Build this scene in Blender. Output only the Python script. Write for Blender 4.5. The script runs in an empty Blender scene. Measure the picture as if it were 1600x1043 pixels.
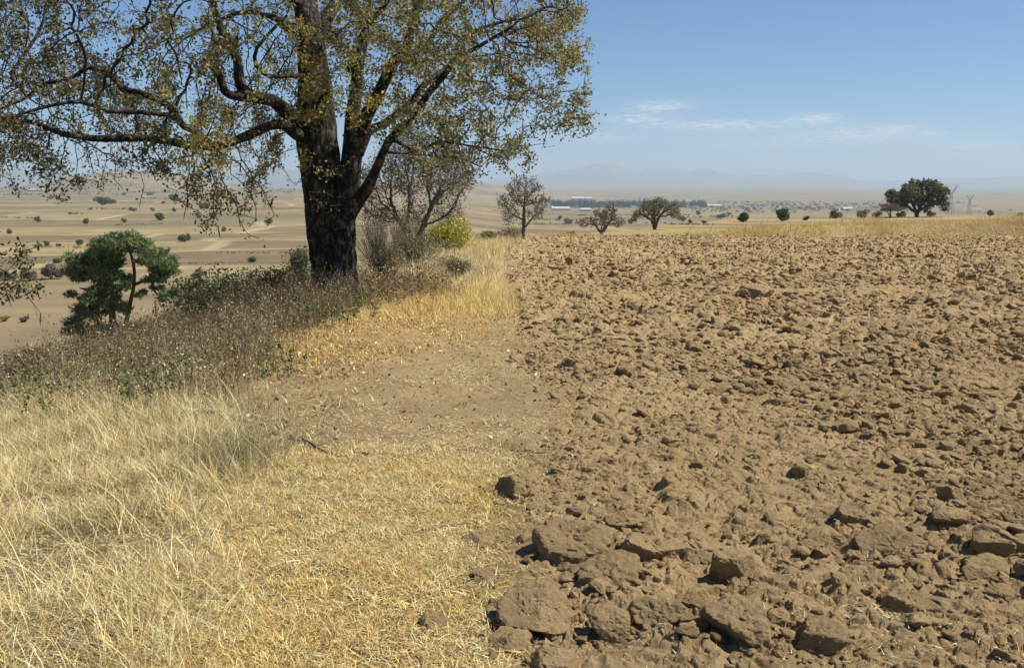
import bpy, math, random
import numpy as np
from mathutils import Vector, Matrix

# ------------------------------------------------------------------ camera, sky, sun, exposure
SC = bpy.context.scene
COL = SC.collection
R = math.radians
CAM_Z = 1.6
F_PX = 1555.6                     # focal length for the 1600 px wide photograph
HORIZON = 290.0
PITCH = math.atan((521.5 - HORIZON) / F_PX)

cd = bpy.data.cameras.new('camera')
cam = bpy.data.objects.new('camera', cd)
COL.objects.link(cam)
cd.sensor_width = 36
cd.lens = 35
cd.clip_start = 0.05
cd.clip_end = 80000
cam.location = (0, 0, CAM_Z)
cam.rotation_euler = (math.pi / 2 - PITCH, 0, 0)
SC.camera = cam

SUN_AZ = 88.0                     # to the right of the view direction
SUN_EL = 52.0
world = bpy.data.worlds.new('World')
SC.world = world
world.use_nodes = True
wn, wl = world.node_tree.nodes, world.node_tree.links
wn.clear()
w_out = wn.new('ShaderNodeOutputWorld')
w_bg = wn.new('ShaderNodeBackground')
w_bg.inputs['Strength'].default_value = 0.067
sky = wn.new('ShaderNodeTexSky')
sky.sky_type = 'NISHITA'
sky.sun_disc = False
sky.sun_elevation = R(SUN_EL)
sky.sun_rotation = R(SUN_AZ)
sky.altitude = 2300
sky.air_density = 1.0
sky.dust_density = 0.5
sky.ozone_density = 3.5


def wmath(op, a, b=None, c=None):
    n = wn.new('ShaderNodeMath')
    n.operation = op
    for i, v in enumerate((a, b, c)):
        if v is None:
            continue
        if isinstance(v, (int, float)):
            n.inputs[i].default_value = v
        else:
            wl.new(v, n.inputs[i])
    return n.outputs[0]


w_tc = wn.new('ShaderNodeTexCoord')
w_sep = wn.new('ShaderNodeSeparateXYZ')
wl.new(w_tc.outputs['Generated'], w_sep.inputs[0])
az_ = wmath('ARCTAN2', w_sep.outputs[0], w_sep.outputs[1])
el_ = wmath('ARCSINE', w_sep.outputs[2])
w_cmb = wn.new('ShaderNodeCombineXYZ')
wl.new(wmath('MULTIPLY', az_, 34.0), w_cmb.inputs[0])
wl.new(wmath('MULTIPLY', el_, 190.0), w_cmb.inputs[1])
w_no = wn.new('ShaderNodeTexNoise')
w_no.inputs['Scale'].default_value = 2.6
w_no.inputs['Detail'].default_value = 5
w_no.inputs['Roughness'].default_value = 0.62
wl.new(w_cmb.outputs[0], w_no.inputs['Vector'])
# thin fair-weather cloud streaks low over the plain: (azimuth deg, elevation deg, half width, half height, strength)
CLOUDS = [(8.4, 4.35, 1.7, .30, .9), (7.0, 3.7, 1.6, .26, .8), (11.6, 3.3, 4.0, .30, .9), (16.6, 3.6, 1.2, .25, 1.0),
          (19.3, 2.7, 2.8, .42, .8), (24.2, 2.0, 1.6, .26, .7), (20.8, 3.0, .7, .18, .8), (5.0, 2.7, 2.4, .35, .5), (14.5, 2.4, 5.5, .5, .35), (22.5, 2.7, .5, .14, .5)]
tot = None
for a, e, w, h, s in CLOUDS:
    da = wmath('DIVIDE', wmath('SUBTRACT', az_, R(a)), R(w))
    de = wmath('DIVIDE', wmath('SUBTRACT', el_, R(e)), R(h))
    q = wmath('ADD', wmath('MULTIPLY', da, da), wmath('MULTIPLY', de, de))
    g = wmath('MULTIPLY', wmath('EXPONENT', wmath('MULTIPLY', q, -1.0)), s)
    tot = g if tot is None else wmath('ADD', tot, g)
ns = wmath('MULTIPLY', wmath('SUBTRACT', w_no.outputs[0], 0.36), 4.0)
ns.node.use_clamp = True
cm = wmath('MULTIPLY', wmath('MULTIPLY', tot, ns), .72)
cm.node.use_clamp = True
w_mix = wn.new('ShaderNodeMixRGB')
wl.new(cm, w_mix.inputs[0])
w_tint = wn.new('ShaderNodeMixRGB')          # deep dry-season blue
w_tint.blend_type = 'MULTIPLY'
w_tint.inputs[0].default_value = 1.0
w_tint.inputs[2].default_value = (.61, .88, 1.06, 1)
wl.new(sky.outputs[0], w_tint.inputs[1])
wl.new(w_tint.outputs[0], w_mix.inputs[1])
w_mix.inputs[2].default_value = (11.5, 10.7, 10.7, 1)
wl.new(w_mix.outputs[0], w_bg.inputs['Color'])
wl.new(w_bg.outputs[0], w_out.inputs['Surface'])

sd = bpy.data.lights.new('sun', 'SUN')
sd.energy = 5.0
sd.angle = R(0.53)
sd.color = (1.0, 0.95, 0.86)
sun = bpy.data.objects.new('sun', sd)
COL.objects.link(sun)
S_DIR = Vector((math.sin(R(SUN_AZ)) * math.cos(R(SUN_EL)), math.cos(R(SUN_AZ)) * math.cos(R(SUN_EL)), math.sin(R(SUN_EL))))
sun.rotation_euler = S_DIR.to_track_quat('Z', 'Y').to_euler()

SC.view_settings.view_transform = 'Standard'
SC.view_settings.look = 'None'
SC.view_settings.exposure = 0.6
SC.view_settings.gamma = 1.0
SC.view_settings.use_curve_mapping = False
SC.render.engine = 'CYCLES'
SC.cycles.max_bounces = 5
SC.cycles.diffuse_bounces = 3
SC.cycles.transmission_bounces = 4
SC.cycles.volume_bounces = 0
SC.cycles.use_denoising = True
SC.cycles.use_adaptive_sampling = True
SC.cycles.adaptive_threshold = 0.01

rng = np.random.default_rng(11)
random.seed(11)


# ------------------------------------------------------------------ helpers: numbers
def smooth(a, b, x):
    t = np.clip((x - a) / (b - a), 0, 1)
    return t * t * (3 - 2 * t)


def hsh(i, j, k=0, seed=0):
    i = np.asarray(i, np.int64).astype(np.uint32)
    j = np.asarray(j, np.int64).astype(np.uint32)
    k = np.asarray(k, np.int64).astype(np.uint32)
    h = i * np.uint32(374761393) + j * np.uint32(668265263) + k * np.uint32(2147483647 // 3) + np.uint32((seed * 974711 + 12345) & 0xffffffff)
    h = (h ^ (h >> np.uint32(13))) * np.uint32(1274126177)
    h = h ^ (h >> np.uint32(16))
    h = h * np.uint32(2246822519)
    h = h ^ (h >> np.uint32(13))
    return h.astype(np.float64) / 4294967295.0


def vn2(x, y, seed=0):
    xi, yi = np.floor(x), np.floor(y)
    fx, fy = x - xi, y - yi
    fx, fy = fx * fx * (3 - 2 * fx), fy * fy * (3 - 2 * fy)
    a, b = hsh(xi, yi, 0, seed), hsh(xi + 1, yi, 0, seed)
    c, d = hsh(xi, yi + 1, 0, seed), hsh(xi + 1, yi + 1, 0, seed)
    return (a * (1 - fx) + b * fx) * (1 - fy) + (c * (1 - fx) + d * fx) * fy


def fbm2(x, y, oct=4, seed=0, gain=.5):
    s, a, t = 0, 1, 0
    for o in range(oct):
        s = s + a * vn2(x * 2 ** o + 17.3 * o, y * 2 ** o - 9.1 * o, seed + o)
        t += a
        a *= gain
    return s / t


def vn3(x, y, z, seed=0):
    xi, yi, zi = np.floor(x), np.floor(y), np.floor(z)
    fx, fy, fz = x - xi, y - yi, z - zi
    fx, fy, fz = [f * f * (3 - 2 * f) for f in (fx, fy, fz)]
    r = 0
    for dx in (0, 1):
        for dy in (0, 1):
            for dz in (0, 1):
                r = r + hsh(xi + dx, yi + dy, zi + dz, seed) * (fx if dx else 1 - fx) * (fy if dy else 1 - fy) * (fz if dz else 1 - fz)
    return r


def fbm3(p, oct=3, seed=0, gain=.5):
    s, a, t = 0, 1, 0
    for o in range(oct):
        s = s + a * vn3(p[:, 0] * 2 ** o + 5.1 * o, p[:, 1] * 2 ** o, p[:, 2] * 2 ** o, seed + o)
        t += a
        a *= gain
    return s / t


def ray(px, py):
    cp, sp = math.cos(PITCH), math.sin(PITCH)
    u = -(py - 521.5)
    return np.array([(px - 800.0), F_PX * cp + u * sp, -F_PX * sp + u * cp])


def P(px, py, Y):
    """the point at forward distance Y metres on the sight line of photo pixel (px, py)"""
    d = ray(px, py)
    return np.array([0, 0, CAM_Z]) + d * (Y / d[1])


def proj(p):
    p = np.asarray(p, float)
    q = p - np.array([0, 0, CAM_Z])
    cp, sp = math.cos(PITCH), math.sin(PITCH)
    f = q[..., 1] * cp - q[..., 2] * sp
    u = q[..., 1] * sp + q[..., 2] * cp
    return 800 + F_PX * q[..., 0] / f, 521.5 - F_PX * u / f


def in_poly(px, py, poly):
    ins = np.zeros(np.shape(px), bool)
    n = len(poly)
    for i in range(n):
        x1, y1 = poly[i]
        x2, y2 = poly[(i + 1) % n]
        c = ((y1 > py) != (y2 > py))
        with np.errstate(divide='ignore', invalid='ignore'):
            xx = (x2 - x1) * (py - y1) / ((y2 - y1) if y2 != y1 else 1e-9) + x1
        ins ^= c & (px < xx)
    return ins


# ------------------------------------------------------------------ terrain shape
BOUND = np.array([(-6, -60), (-5.8, 0), (-5.2, 8), (-5.0, 13), (-5.2, 17), (-4.8, 25), (-4.2, 40), (-2.5, 52), (2, 60), (8, 76),
                  (20, 112), (42, 168), (75, 222), (140, 258), (300, 285), (600, 200), (600, -200), (-6, -200)], float)


def bound_dist(x, y):
    best = np.full(np.shape(x), 1e18)
    n = len(BOUND)
    for i in range(n):
        a, b = BOUND[i], BOUND[(i + 1) % n]
        d = b - a
        t = np.clip(((x - a[0]) * d[0] + (y - a[1]) * d[1]) / (d @ d), 0, 1)
        q = (x - a[0] - t * d[0]) ** 2 + (y - a[1] - t * d[1]) ** 2
        best = np.minimum(best, q)
    best = np.sqrt(best)
    return np.where(in_poly(x, y, BOUND), -best, best)


def H(x, y):
    x, y = np.asarray(x, float), np.asarray(y, float)
    sp = np.log1p(np.exp(np.clip((y - 12) / 2.5, -30, 30))) * 2.5
    sp = np.where(y > 60, y - 12, sp)
    far = np.maximum(0, y - 55)
    zp = -0.03 * sp + 0.006 * far
    lf = np.clip(-(x + 1.8), 0, 6)
    zp = zp - 0.12 * lf ** 1.3 * smooth(60, 40, y)
    zp = zp + 0.05 * (fbm2(x * .4, y * .4, 2, 5) - .5) * smooth(2, 8, y) + (fbm2(x * .03, y * .03, 3, 8) - .5) * 1.0 * smooth(60, 130, y)
    zp = zp + .7 * smooth(57.5, 60, y) * smooth(75, 64, y) * smooth(6, 22, x)
    s = np.maximum(0, bound_dist(x, y))
    w = 1 - np.exp(-(s / 34.0) ** 1.25)
    d = np.sqrt(x * x + y * y)
    az = np.degrees(np.arctan2(x, np.maximum(y, 1e-3)))
    t = smooth(-9, 3, az)
    zl = -17.5 - 0.0004 * np.minimum(d, 5000)
    zr = -21 - 0.0122 * np.minimum(d, 2400) + .0035 * np.maximum(0, np.minimum(d, 16000) - 4500)
    zv = zl * (1 - t) + zr * t
    zv = zv + (fbm2(x * .004, y * .004, 3, 3) - .5) * 5 * smooth(60, 300, d)
    # low tan hill on the left side of the plain
    hill = np.exp(-((az + 20.5) / 4.6) ** 2) * np.exp(-((d - 4200) / 1100.0) ** 2) * 78 * (.75 + .5 * fbm2(az * .5, d * .002, 3, 4))
    hill = hill + np.exp(-((az + 4.0) / 5.0) ** 2) * np.exp(-((d - 5200) / 1200.0) ** 2) * 70
    zv = zv + hill
    return zp * (1 - w) + zv * w


def worley(x, y, seed):
    """nearest cell: distance F1, F2 and per-cell slab height with tilt"""
    xi, yi = np.floor(x), np.floor(y)
    f1 = np.full(x.shape, 9.0)
    f2 = np.full(x.shape, 9.0)
    hgt = np.zeros(x.shape)
    for dx in (-1, 0, 1):
        for dy in (-1, 0, 1):
            cx, cy = xi + dx, yi + dy
            jx, jy = hsh(cx, cy, 1, seed), hsh(cx, cy, 2, seed)
            ox, oy = x - (cx + jx), y - (cy + jy)
            d = np.sqrt(ox * ox + oy * oy)
            h = hsh(cx, cy, 3, seed) + ox * (hsh(cx, cy, 4, seed) - .3) * 1.1 + oy * (hsh(cx, cy, 5, seed) - .3) * 1.0
            nearer = d < f1
            f2 = np.where(nearer, f1, np.minimum(f2, d))
            hgt = np.where(nearer, h, hgt)
            f1 = np.where(nearer, d, f1)
    return f1, f2, hgt


def field_mask(x, y):
    e = 0.0 + .22 * (fbm2(y * .9, y * 0 + 3.3, 3, 21) - .5) - .012 * np.maximum(0, y - 14)
    e = e + .25 * smooth(5.2, 6.5, y) * smooth(9.5, 8, y)
    return smooth(-.12, .18, x - e) * smooth(57.5, 56.5, y + .02 * x + .8 * (fbm2(x * .3, x * 0, 2, 31) - .5))


def M(x, y, fine=True):
    """clods and furrows of the ploughed field, and small unevenness of the margin"""
    x, y = np.asarray(x, float), np.asarray(y, float)
    out = np.zeros(x.shape)
    near = (y > .3) & (y < 60) & (np.abs(x) < 45)
    if not near.any():
        return out
    xs, ys = x[near], y[near]
    m = field_mask(xs, ys)
    calm = .30 + .70 * smooth(.36, .60, fbm2(xs * .55 + 4, ys * .4, 3, 71)) * (1 - .15 * smooth(6, 10, ys) )
    calm = np.maximum(calm, smooth(5.4, 4.3, ys) * .9)
    calm = calm * (.35 + .65 * smooth(0.0, .9, xs))
    wx = xs + .16 * (fbm2(xs * 3, ys * 3, 3, 61) - .5)
    wy = ys + .16 * (fbm2(xs * 3 + 7, ys * 3, 3, 62) - .5)
    h = .07 * (fbm2(xs * .9, ys * .7, 3, 41) - .5)
    for cs, amp, sd_, cut in ((.42, .072, 51, 60), (.17, .044, 52, 60), (.075, .021, 53, 30), (.033, .008, 54, 10)):
        sel = ys < cut
        if not sel.any():
            continue
        ang = .5
        ux, uy = wx[sel] * math.cos(ang) + wy[sel] * math.sin(ang), -wx[sel] * math.sin(ang) + wy[sel] * math.cos(ang)
        f1, f2, hg = worley(ux / cs, uy / (cs * 1.0), sd_)
        edge = smooth(.0, .27, f2 - f1)
        keep = smooth(.30, .5, hsh(np.floor(hg * 0), np.floor(hg * 0), 0, 1) * 0 + np.clip(hg, 0, 1.3))
        add = amp * np.clip(hg, -.2, 1.4) * edge * keep
        if cs > .1:
            add = add * calm[sel] * (1 + 1.1 * smooth(8, 28, ys[sel])) * (.62 + .38 * smooth(5.5, 9, ys[sel]))
        h[sel] += add
    h = h + .022 * (fbm2(xs * 11, ys * 11, 4, 77, .6) - .5) * smooth(16, 7, ys)
    g = .02 * (fbm2(xs * 2.5, ys * 2.5, 4, 45) - .5) + .022 * (fbm2(xs * 12, ys * 12, 4, 46, .6) - .5) * smooth(20, 10, ys)
    out[near] = h * m + g * (1 - m)
    return out


def G(x, y):
    return H(x, y) + M(x, y)


def gz(x, y):
    return float(G(np.array([x], float), np.array([y], float))[0])


_t = np.concatenate([np.geomspace(2, 80, 700), np.geomspace(80.5, 9000, 900)])


def hit(px, py, base_only=True):
    """where the sight line of a photo pixel meets the ground"""
    d = ray(px, py)
    d = d / d[1]
    z = CAM_Z + d[2] * _t
    below = z < H(d[0] * _t, _t)
    if not below.any():
        return None
    k = int(np.argmax(below))
    y = _t[k]
    return np.array([d[0] * y, y, H(np.array([d[0] * y]), np.array([y]))[0]])


# ------------------------------------------------------------------ helpers: meshes, materials, objects
def mesh_obj(name, V, tris=None, quads=None, col=None, mat=None, parent=None, smooth_=False, mat_idx=None, link=True):
    me = bpy.data.meshes.new(name)
    V = np.asarray(V, np.float32)
    nt = 0 if tris is None else len(tris)
    nq = 0 if quads is None else len(quads)
    loops = []
    if nt:
        loops.append(np.asarray(tris, np.int32).ravel())
    if nq:
        loops.append(np.asarray(quads, np.int32).ravel())
    loops = np.concatenate(loops)
    me.vertices.add(len(V))
    me.vertices.foreach_set('co', V.ravel())
    me.loops.add(len(loops))
    me.loops.foreach_set('vertex_index', loops)
    me.polygons.add(nt + nq)
    st = np.concatenate([np.arange(nt) * 3, nt * 3 + np.arange(nq) * 4]).astype(np.int32)
    me.polygons.foreach_set('loop_start', st)
    me.update(calc_edges=True)
    me.polygons.foreach_set('use_smooth', np.full(nt + nq, smooth_, bool))
    if mat_idx is not None:
        me.polygons.foreach_set('material_index', np.asarray(mat_idx, np.int32))
    if col is not None:
        a = me.attributes.new('Col', 'FLOAT_COLOR', 'POINT')
        c4 = np.ones((len(V), 4), np.float32)
        c4[:, :3] = col
        a.data.foreach_set('color', c4.ravel())
    for m in (mat if isinstance(mat, (list, tuple)) else [mat]):
        if m is not None:
            me.materials.append(m)
    o = bpy.data.objects.new(name, me)
    if link:
        COL.objects.link(o)
    if parent is not None:
        o.parent = parent
    return o


def empty(name, loc, label, cat, group=None):
    o = bpy.data.objects.new(name, None)
    o.empty_display_size = .2
    o.location = loc
    COL.objects.link(o)
    return tag(o, label, cat, group)


def tag(o, label=None, cat=None, group=None, kind=None):
    if label:
        o['label'] = label
    if cat:
        o['category'] = cat
    if group:
        o['group'] = group
    if kind:
        o['kind'] = kind
    return o


def copy_tree(o, parent=None):
    c = o.copy()
    COL.objects.link(c)
    if parent is not None:
        c.parent = parent
    for ch in list(o.children):
        copy_tree(ch, c)
    return c


class Geo:
    """collects pieces of one mesh"""

    def __init__(self):
        self.V, self.T, self.Q, self.C, self.n = [], [], [], [], 0

    def add(self, V, tris=None, quads=None, col=(.5, .5, .5)):
        V = np.asarray(V, float)
        if tris is not None and len(tris):
            self.T.append(np.asarray(tris) + self.n)
        if quads is not None and len(quads):
            self.Q.append(np.asarray(quads) + self.n)
        c = np.asarray(col, float)
        if c.ndim == 1:
            c = np.repeat(c[None], len(V), 0)
        self.V.append(V)
        self.C.append(c)
        self.n += len(V)

    def build(self, name, mat, parent=None, smooth_=False, off=None):
        V = np.concatenate(self.V)
        if off is not None:
            V = V - np.asarray(off)
        return mesh_obj(name, V, np.concatenate(self.T) if self.T else None, np.concatenate(self.Q) if self.Q else None,
                        np.concatenate(self.C), mat, parent, smooth_)


def ribbons(g, Pt, az, lean, L, W, col, segs=3, droop=0.0):
    """bent tapering grass blades"""
    n = len(Pt)
    hx, hy = np.cos(az), np.sin(az)
    tw = az + math.pi / 2 + rng.uniform(-.9, .9, n)
    wx, wy = np.cos(tw), np.sin(tw)
    k = 2 * segs + 1
    V = np.zeros((n, k, 3))
    for i in range(segs + 1):
        t = i / segs
        hor = L * np.sin(lean) * t ** 1.5
        ver = L * (np.cos(lean) * t - droop * t * t)
        c = np.stack([Pt[:, 0] + hx * hor, Pt[:, 1] + hy * hor, Pt[:, 2] + ver], 1)
        if i == segs:
            V[:, 2 * segs] = c
        else:
            w = W * (1 - t) ** .6 * .5
            d = np.stack([wx * w, wy * w, 0 * w], 1)
            V[:, 2 * i] = c - d
            V[:, 2 * i + 1] = c + d
    b = (np.arange(n) * k)[:, None]
    Q = np.concatenate([b + np.array([[2 * i, 2 * i + 1, 2 * i + 3, 2 * i + 2]]) for i in range(segs - 1)])
    T = b + np.array([[2 * segs - 2, 2 * segs - 1, 2 * segs]])
    g.add(V.reshape(-1, 3), T, Q, np.repeat(np.asarray(col), k, 0))


def rand_dirs(n):
    v = rng.normal(size=(n, 3))
    return v / np.linalg.norm(v, axis=1)[:, None]


def flakes(g, Pt, size, col, aspect=.55, hang=0.0, up=0.0):
    """small leaves: folded diamonds, six corners"""
    n = len(Pt)
    size = np.broadcast_to(size, (n,))
    a = rand_dirs(n)
    a[:, 2] -= hang
    a /= np.linalg.norm(a, axis=1)[:, None]
    r = rand_dirs(n)
    r[:, 2] += up
    b = np.cross(a, r)
    b /= np.linalg.norm(b, axis=1)[:, None] + 1e-9
    c = np.cross(a, b)
    s = size[:, None]
    w = s * aspect * .5
    V = np.stack([Pt - a * s * .5, Pt - a * s * .12 + b * w + c * w * .35, Pt + a * s * .28 + b * w * .8 + c * w * .3, Pt + a * s * .55,
                  Pt + a * s * .28 - b * w * .8 + c * w * .3, Pt - a * s * .12 - b * w + c * w * .35], 1)
    i = (np.arange(n) * 6)[:, None]
    Q = np.concatenate([i + np.array([[0, 1, 2, 3]]), i + np.array([[0, 3, 4, 5]])])
    g.add(V.reshape(-1, 3), None, Q, np.repeat(np.asarray(col), 6, 0))


def vary(base, n, amt=.15, hue=.05):
    c = np.asarray(base, float)
    if c.ndim == 1:
        c = np.repeat(c[None], n, 0)
    v = np.exp(rng.normal(0, amt, (n, 1)))
    return np.clip(c * v * np.exp(rng.normal(0, hue, (n, 3))), 0.004, .9)


def pick(cols, n, p=None):
    cols = np.asarray(cols, float)
    return cols[rng.choice(len(cols), n, p=p)]


def tube(g, pts, rad, sides=8, col=(.1, .08, .06), bump=0.0, seed=0, fr=6.0):
    pts = np.asarray(pts, float)
    rad = np.asarray(rad, float)
    n = len(pts)
    if n < 2:
        return
    tang = np.gradient(pts, axis=0)
    tang /= np.linalg.norm(tang, axis=1)[:, None] + 1e-9
    ref = np.array([0.31, 0.87, 0.38]) if abs(tang[0] @ np.array([0.31, 0.87, 0.38])) < .9 else np.array([1., 0, 0])
    u = np.cross(tang, ref)
    u /= np.linalg.norm(u, axis=1)[:, None] + 1e-9
    v = np.cross(tang, u)
    th = np.arange(sides) * 2 * math.pi / sides
    ring = u[:, None] * np.cos(th)[None, :, None] + v[:, None] * np.sin(th)[None, :, None]
    rr = np.repeat(rad[:, None], sides, 1)
    if bump > 0:
        p = (pts[:, None] + ring * rr[..., None]).reshape(-1, 3)
        nz = fbm3(p * np.array([fr, fr, fr * .45]), 3, seed) - .5
        rr = rr * (1 + bump * 2 * nz.reshape(n, sides))
    V = pts[:, None] + ring * rr[..., None]
    V = V.reshape(-1, 3)
    i = np.arange(n - 1)[:, None] * sides
    j = np.arange(sides)[None]
    a = i + j
    b = i + (j + 1) % sides
    Q = np.stack([a, b, b + sides, a + sides], -1).reshape(-1, 4)
    # end cap
    V = np.concatenate([V, pts[-1:] + tang[-1:] * rad[-1] * .6])
    e = (n - 1) * sides
    T = np.stack([e + np.arange(sides), e + (np.arange(sides) + 1) % sides, np.full(sides, len(V) - 1)], -1)
    g.add(V, T, Q, col)


def smooth_path(pts, rad, step):
    """Catmull-Rom through traced points"""
    pts = np.asarray(pts, float)
    rad = np.asarray(rad, float)
    p = np.concatenate([[2 * pts[0] - pts[1]], pts, [2 * pts[-1] - pts[-2]]])
    op, orr = [], []
    for i in range(len(pts) - 1):
        a, b, c, d = p[i:i + 4]
        k = max(2, int(np.linalg.norm(c - b) / step))
        for j in range(k):
            t = j / k
            op.append(.5 * (2 * b + (c - a) * t + (2 * a - 5 * b + 4 * c - d) * t * t + (3 * b - a - 3 * c + d) * t ** 3))
            orr.append(rad[i] * (1 - t) + rad[i + 1] * t)
    op.append(pts[-1])
    orr.append(rad[-1])
    return np.array(op), np.array(orr)


# materials -------------------------------------------------------
def new_mat(name):
    m = bpy.data.materials.new(name)
    m.use_nodes = True
    nt = m.node_tree
    return m, nt.nodes, nt.links, nt.nodes['Principled BSDF']


def set_spec(b, v):
    b.inputs['Specular IOR Level'].default_value = v


def attr_mat(name, rough=.85, trans=0.0, noise=None, bump=None, spec=.15):
    """colour of the mesh's own attribute, broken up by noise; leaves and grass let some light through"""
    m, n, l, b = new_mat(name)
    a = n.new('ShaderNodeAttribute')
    a.attribute_name = 'Col'
    c = a.outputs['Color']
    if noise:
        geo = n.new('ShaderNodeNewGeometry')
        for sc, amt in noise:
            t = n.new('ShaderNodeTexNoise')
            t.inputs['Scale'].default_value = sc
            t.inputs['Detail'].default_value = 6
            t.inputs['Roughness'].default_value = .65
            l.new(geo.outputs['Position'], t.inputs['Vector'])
            r = n.new('ShaderNodeMapRange')
            r.inputs['From Min'].default_value = .3
            r.inputs['From Max'].default_value = .7
            r.inputs['To Min'].default_value = 1 - amt
            r.inputs['To Max'].default_value = 1 + amt
            l.new(t.outputs[0], r.inputs['Value'])
            mx = n.new('ShaderNodeVectorMath')
            mx.operation = 'SCALE'
            l.new(c, mx.inputs[0])
            l.new(r.outputs[0], mx.inputs['Scale'])
            c = mx.outputs[0]
    if bump:
        geo = n.new('ShaderNodeNewGeometry')
        prev = None
        for sc, dist, st in bump:
            t = n.new('ShaderNodeTexNoise')
            t.inputs['Scale'].default_value = sc
            t.inputs['Detail'].default_value = 8
            t.inputs['Roughness'].default_value = .7
            l.new(geo.outputs['Position'], t.inputs['Vector'])
            bp = n.new('ShaderNodeBump')
            bp.inputs['Strength'].default_value = st
            bp.inputs['Distance'].default_value = dist
            l.new(t.outputs[0], bp.inputs['Height'])
            if prev is not None:
                l.new(prev, bp.inputs['Normal'])
            prev = bp.outputs[0]
        l.new(prev, b.inputs['Normal'])
    l.new(c, b.inputs['Base Color'])
    b.inputs['Roughness'].default_value = rough
    set_spec(b, spec)
    if trans > 0:
        tr = n.new('ShaderNodeBsdfTranslucent')
        l.new(c, tr.inputs['Color'])
        mx = n.new('ShaderNodeMixShader')
        mx.inputs[0].default_value = trans
        l.new(b.outputs[0], mx.inputs[1])
        l.new(tr.outputs[0], mx.inputs[2])
        l.new(mx.outputs[0], n['Material Output'].inputs['Surface'])
    return m


M_GROUND = attr_mat('ground_mix', .95, 0, noise=[(3.0, .12), (28.0, .16), (160, .12)], bump=[(38, .03, .7), (130, .012, .8), (380, .005, .7)], spec=.05)
M_SOIL = attr_mat('dry_soil', .95, 0, noise=[(5.0, .10), (40.0, .16), (200, .16)], bump=[(30, .03, .8), (110, .014, .9), (380, .006, .9)], spec=.05)
M_GRASS = attr_mat('dry_grass', .7, .3)
M_LEAF = attr_mat('oak_leaf', .55, .38, spec=.3)
M_FOL = attr_mat('foliage', .7, .25)
M_TWIG = attr_mat('twigs', .9)
M_STRAW = attr_mat('straw', .7, .15)
M_FAR = attr_mat('far_surface', .9)


def bark_mat(name, dark, light, lichen, lich_amt, scale=1.0):
    m, n, l, b = new_mat(name)
    tc = n.new('ShaderNodeTexCoord')
    mp = n.new('ShaderNodeMapping')
    mp.inputs['Scale'].default_value = (14 * scale, 14 * scale, 3.2 * scale)
    l.new(tc.outputs['Object'], mp.inputs[0])
    v = n.new('ShaderNodeTexVoronoi')
    v.feature = 'DISTANCE_TO_EDGE'
    v.inputs['Scale'].default_value = 1.0
    ns_ = n.new('ShaderNodeTexNoise')
    ns_.inputs['Scale'].default_value = 1.2
    ns_.inputs['Detail'].default_value = 6
    l.new(mp.outputs[0], ns_.inputs['Vector'])
    ad = n.new('ShaderNodeVectorMath')
    ad.operation = 'ADD'
    l.new(mp.outputs[0], ad.inputs[0])
    l.new(ns_.outputs['Color'], ad.inputs[1])
    l.new(ad.outputs[0], v.inputs['Vector'])
    rp = n.new('ShaderNodeValToRGB')
    rp.color_ramp.elements[0].position = 0.02
    rp.color_ramp.elements[0].color = (*dark, 1)
    rp.color_ramp.elements[1].position = .35
    rp.color_ramp.elements[1].color = (*light, 1)
    l.new(v.outputs['Distance'], rp.inputs[0])
    n2 = n.new('ShaderNodeTexNoise')
    n2.inputs['Scale'].default_value = 5.5 * scale
    n2.inputs['Detail'].default_value = 7
    n2.inputs['Roughness'].default_value = .7
    l.new(tc.outputs['Object'], n2.inputs['Vector'])
    mr = n.new('ShaderNodeMapRange')
    mr.inputs['From Min'].default_value = .52
    mr.inputs['From Max'].default_value = .62
    mr.inputs['To Max'].default_value = lich_amt
    l.new(n2.outputs[0], mr.inputs['Value'])
    mx = n.new('ShaderNodeMixRGB')
    l.new(mr.outputs[0], mx.inputs[0])
    l.new(rp.outputs[0], mx.inputs[1])
    mx.inputs[2].default_value = (*lichen, 1)
    l.new(mx.outputs[0], b.inputs['Base Color'])
    b.inputs['Roughness'].default_value = .9
    set_spec(b, .1)
    bp = n.new('ShaderNodeBump')
    bp.inputs['Strength'].default_value = .9
    bp.inputs['Distance'].default_value = .03
    l.new(v.outputs['Distance'], bp.inputs['Height'])
    b2 = n.new('ShaderNodeBump')
    b2.inputs['Strength'].default_value = .5
    b2.inputs['Distance'].default_value = .02
    l.new(n2.outputs[0], b2.inputs['Height'])
    l.new(bp.outputs[0], b2.inputs['Normal'])
    l.new(b2.outputs[0], b.inputs['Normal'])
    return m


M_BARK = bark_mat('oak_bark', (.016, .013, .010), (.062, .052, .040), (.20, .19, .15), .55)
M_BARK2 = bark_mat('grey_bark', (.03, .025, .02), (.13, .11, .09), (.18, .17, .15), .4)

# ------------------------------------------------------------------ ground: one sheet out to the horizon
SOIL_A = np.array((.40, .284, .150))
SOIL_B = np.array((.315, .220, .112))


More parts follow.
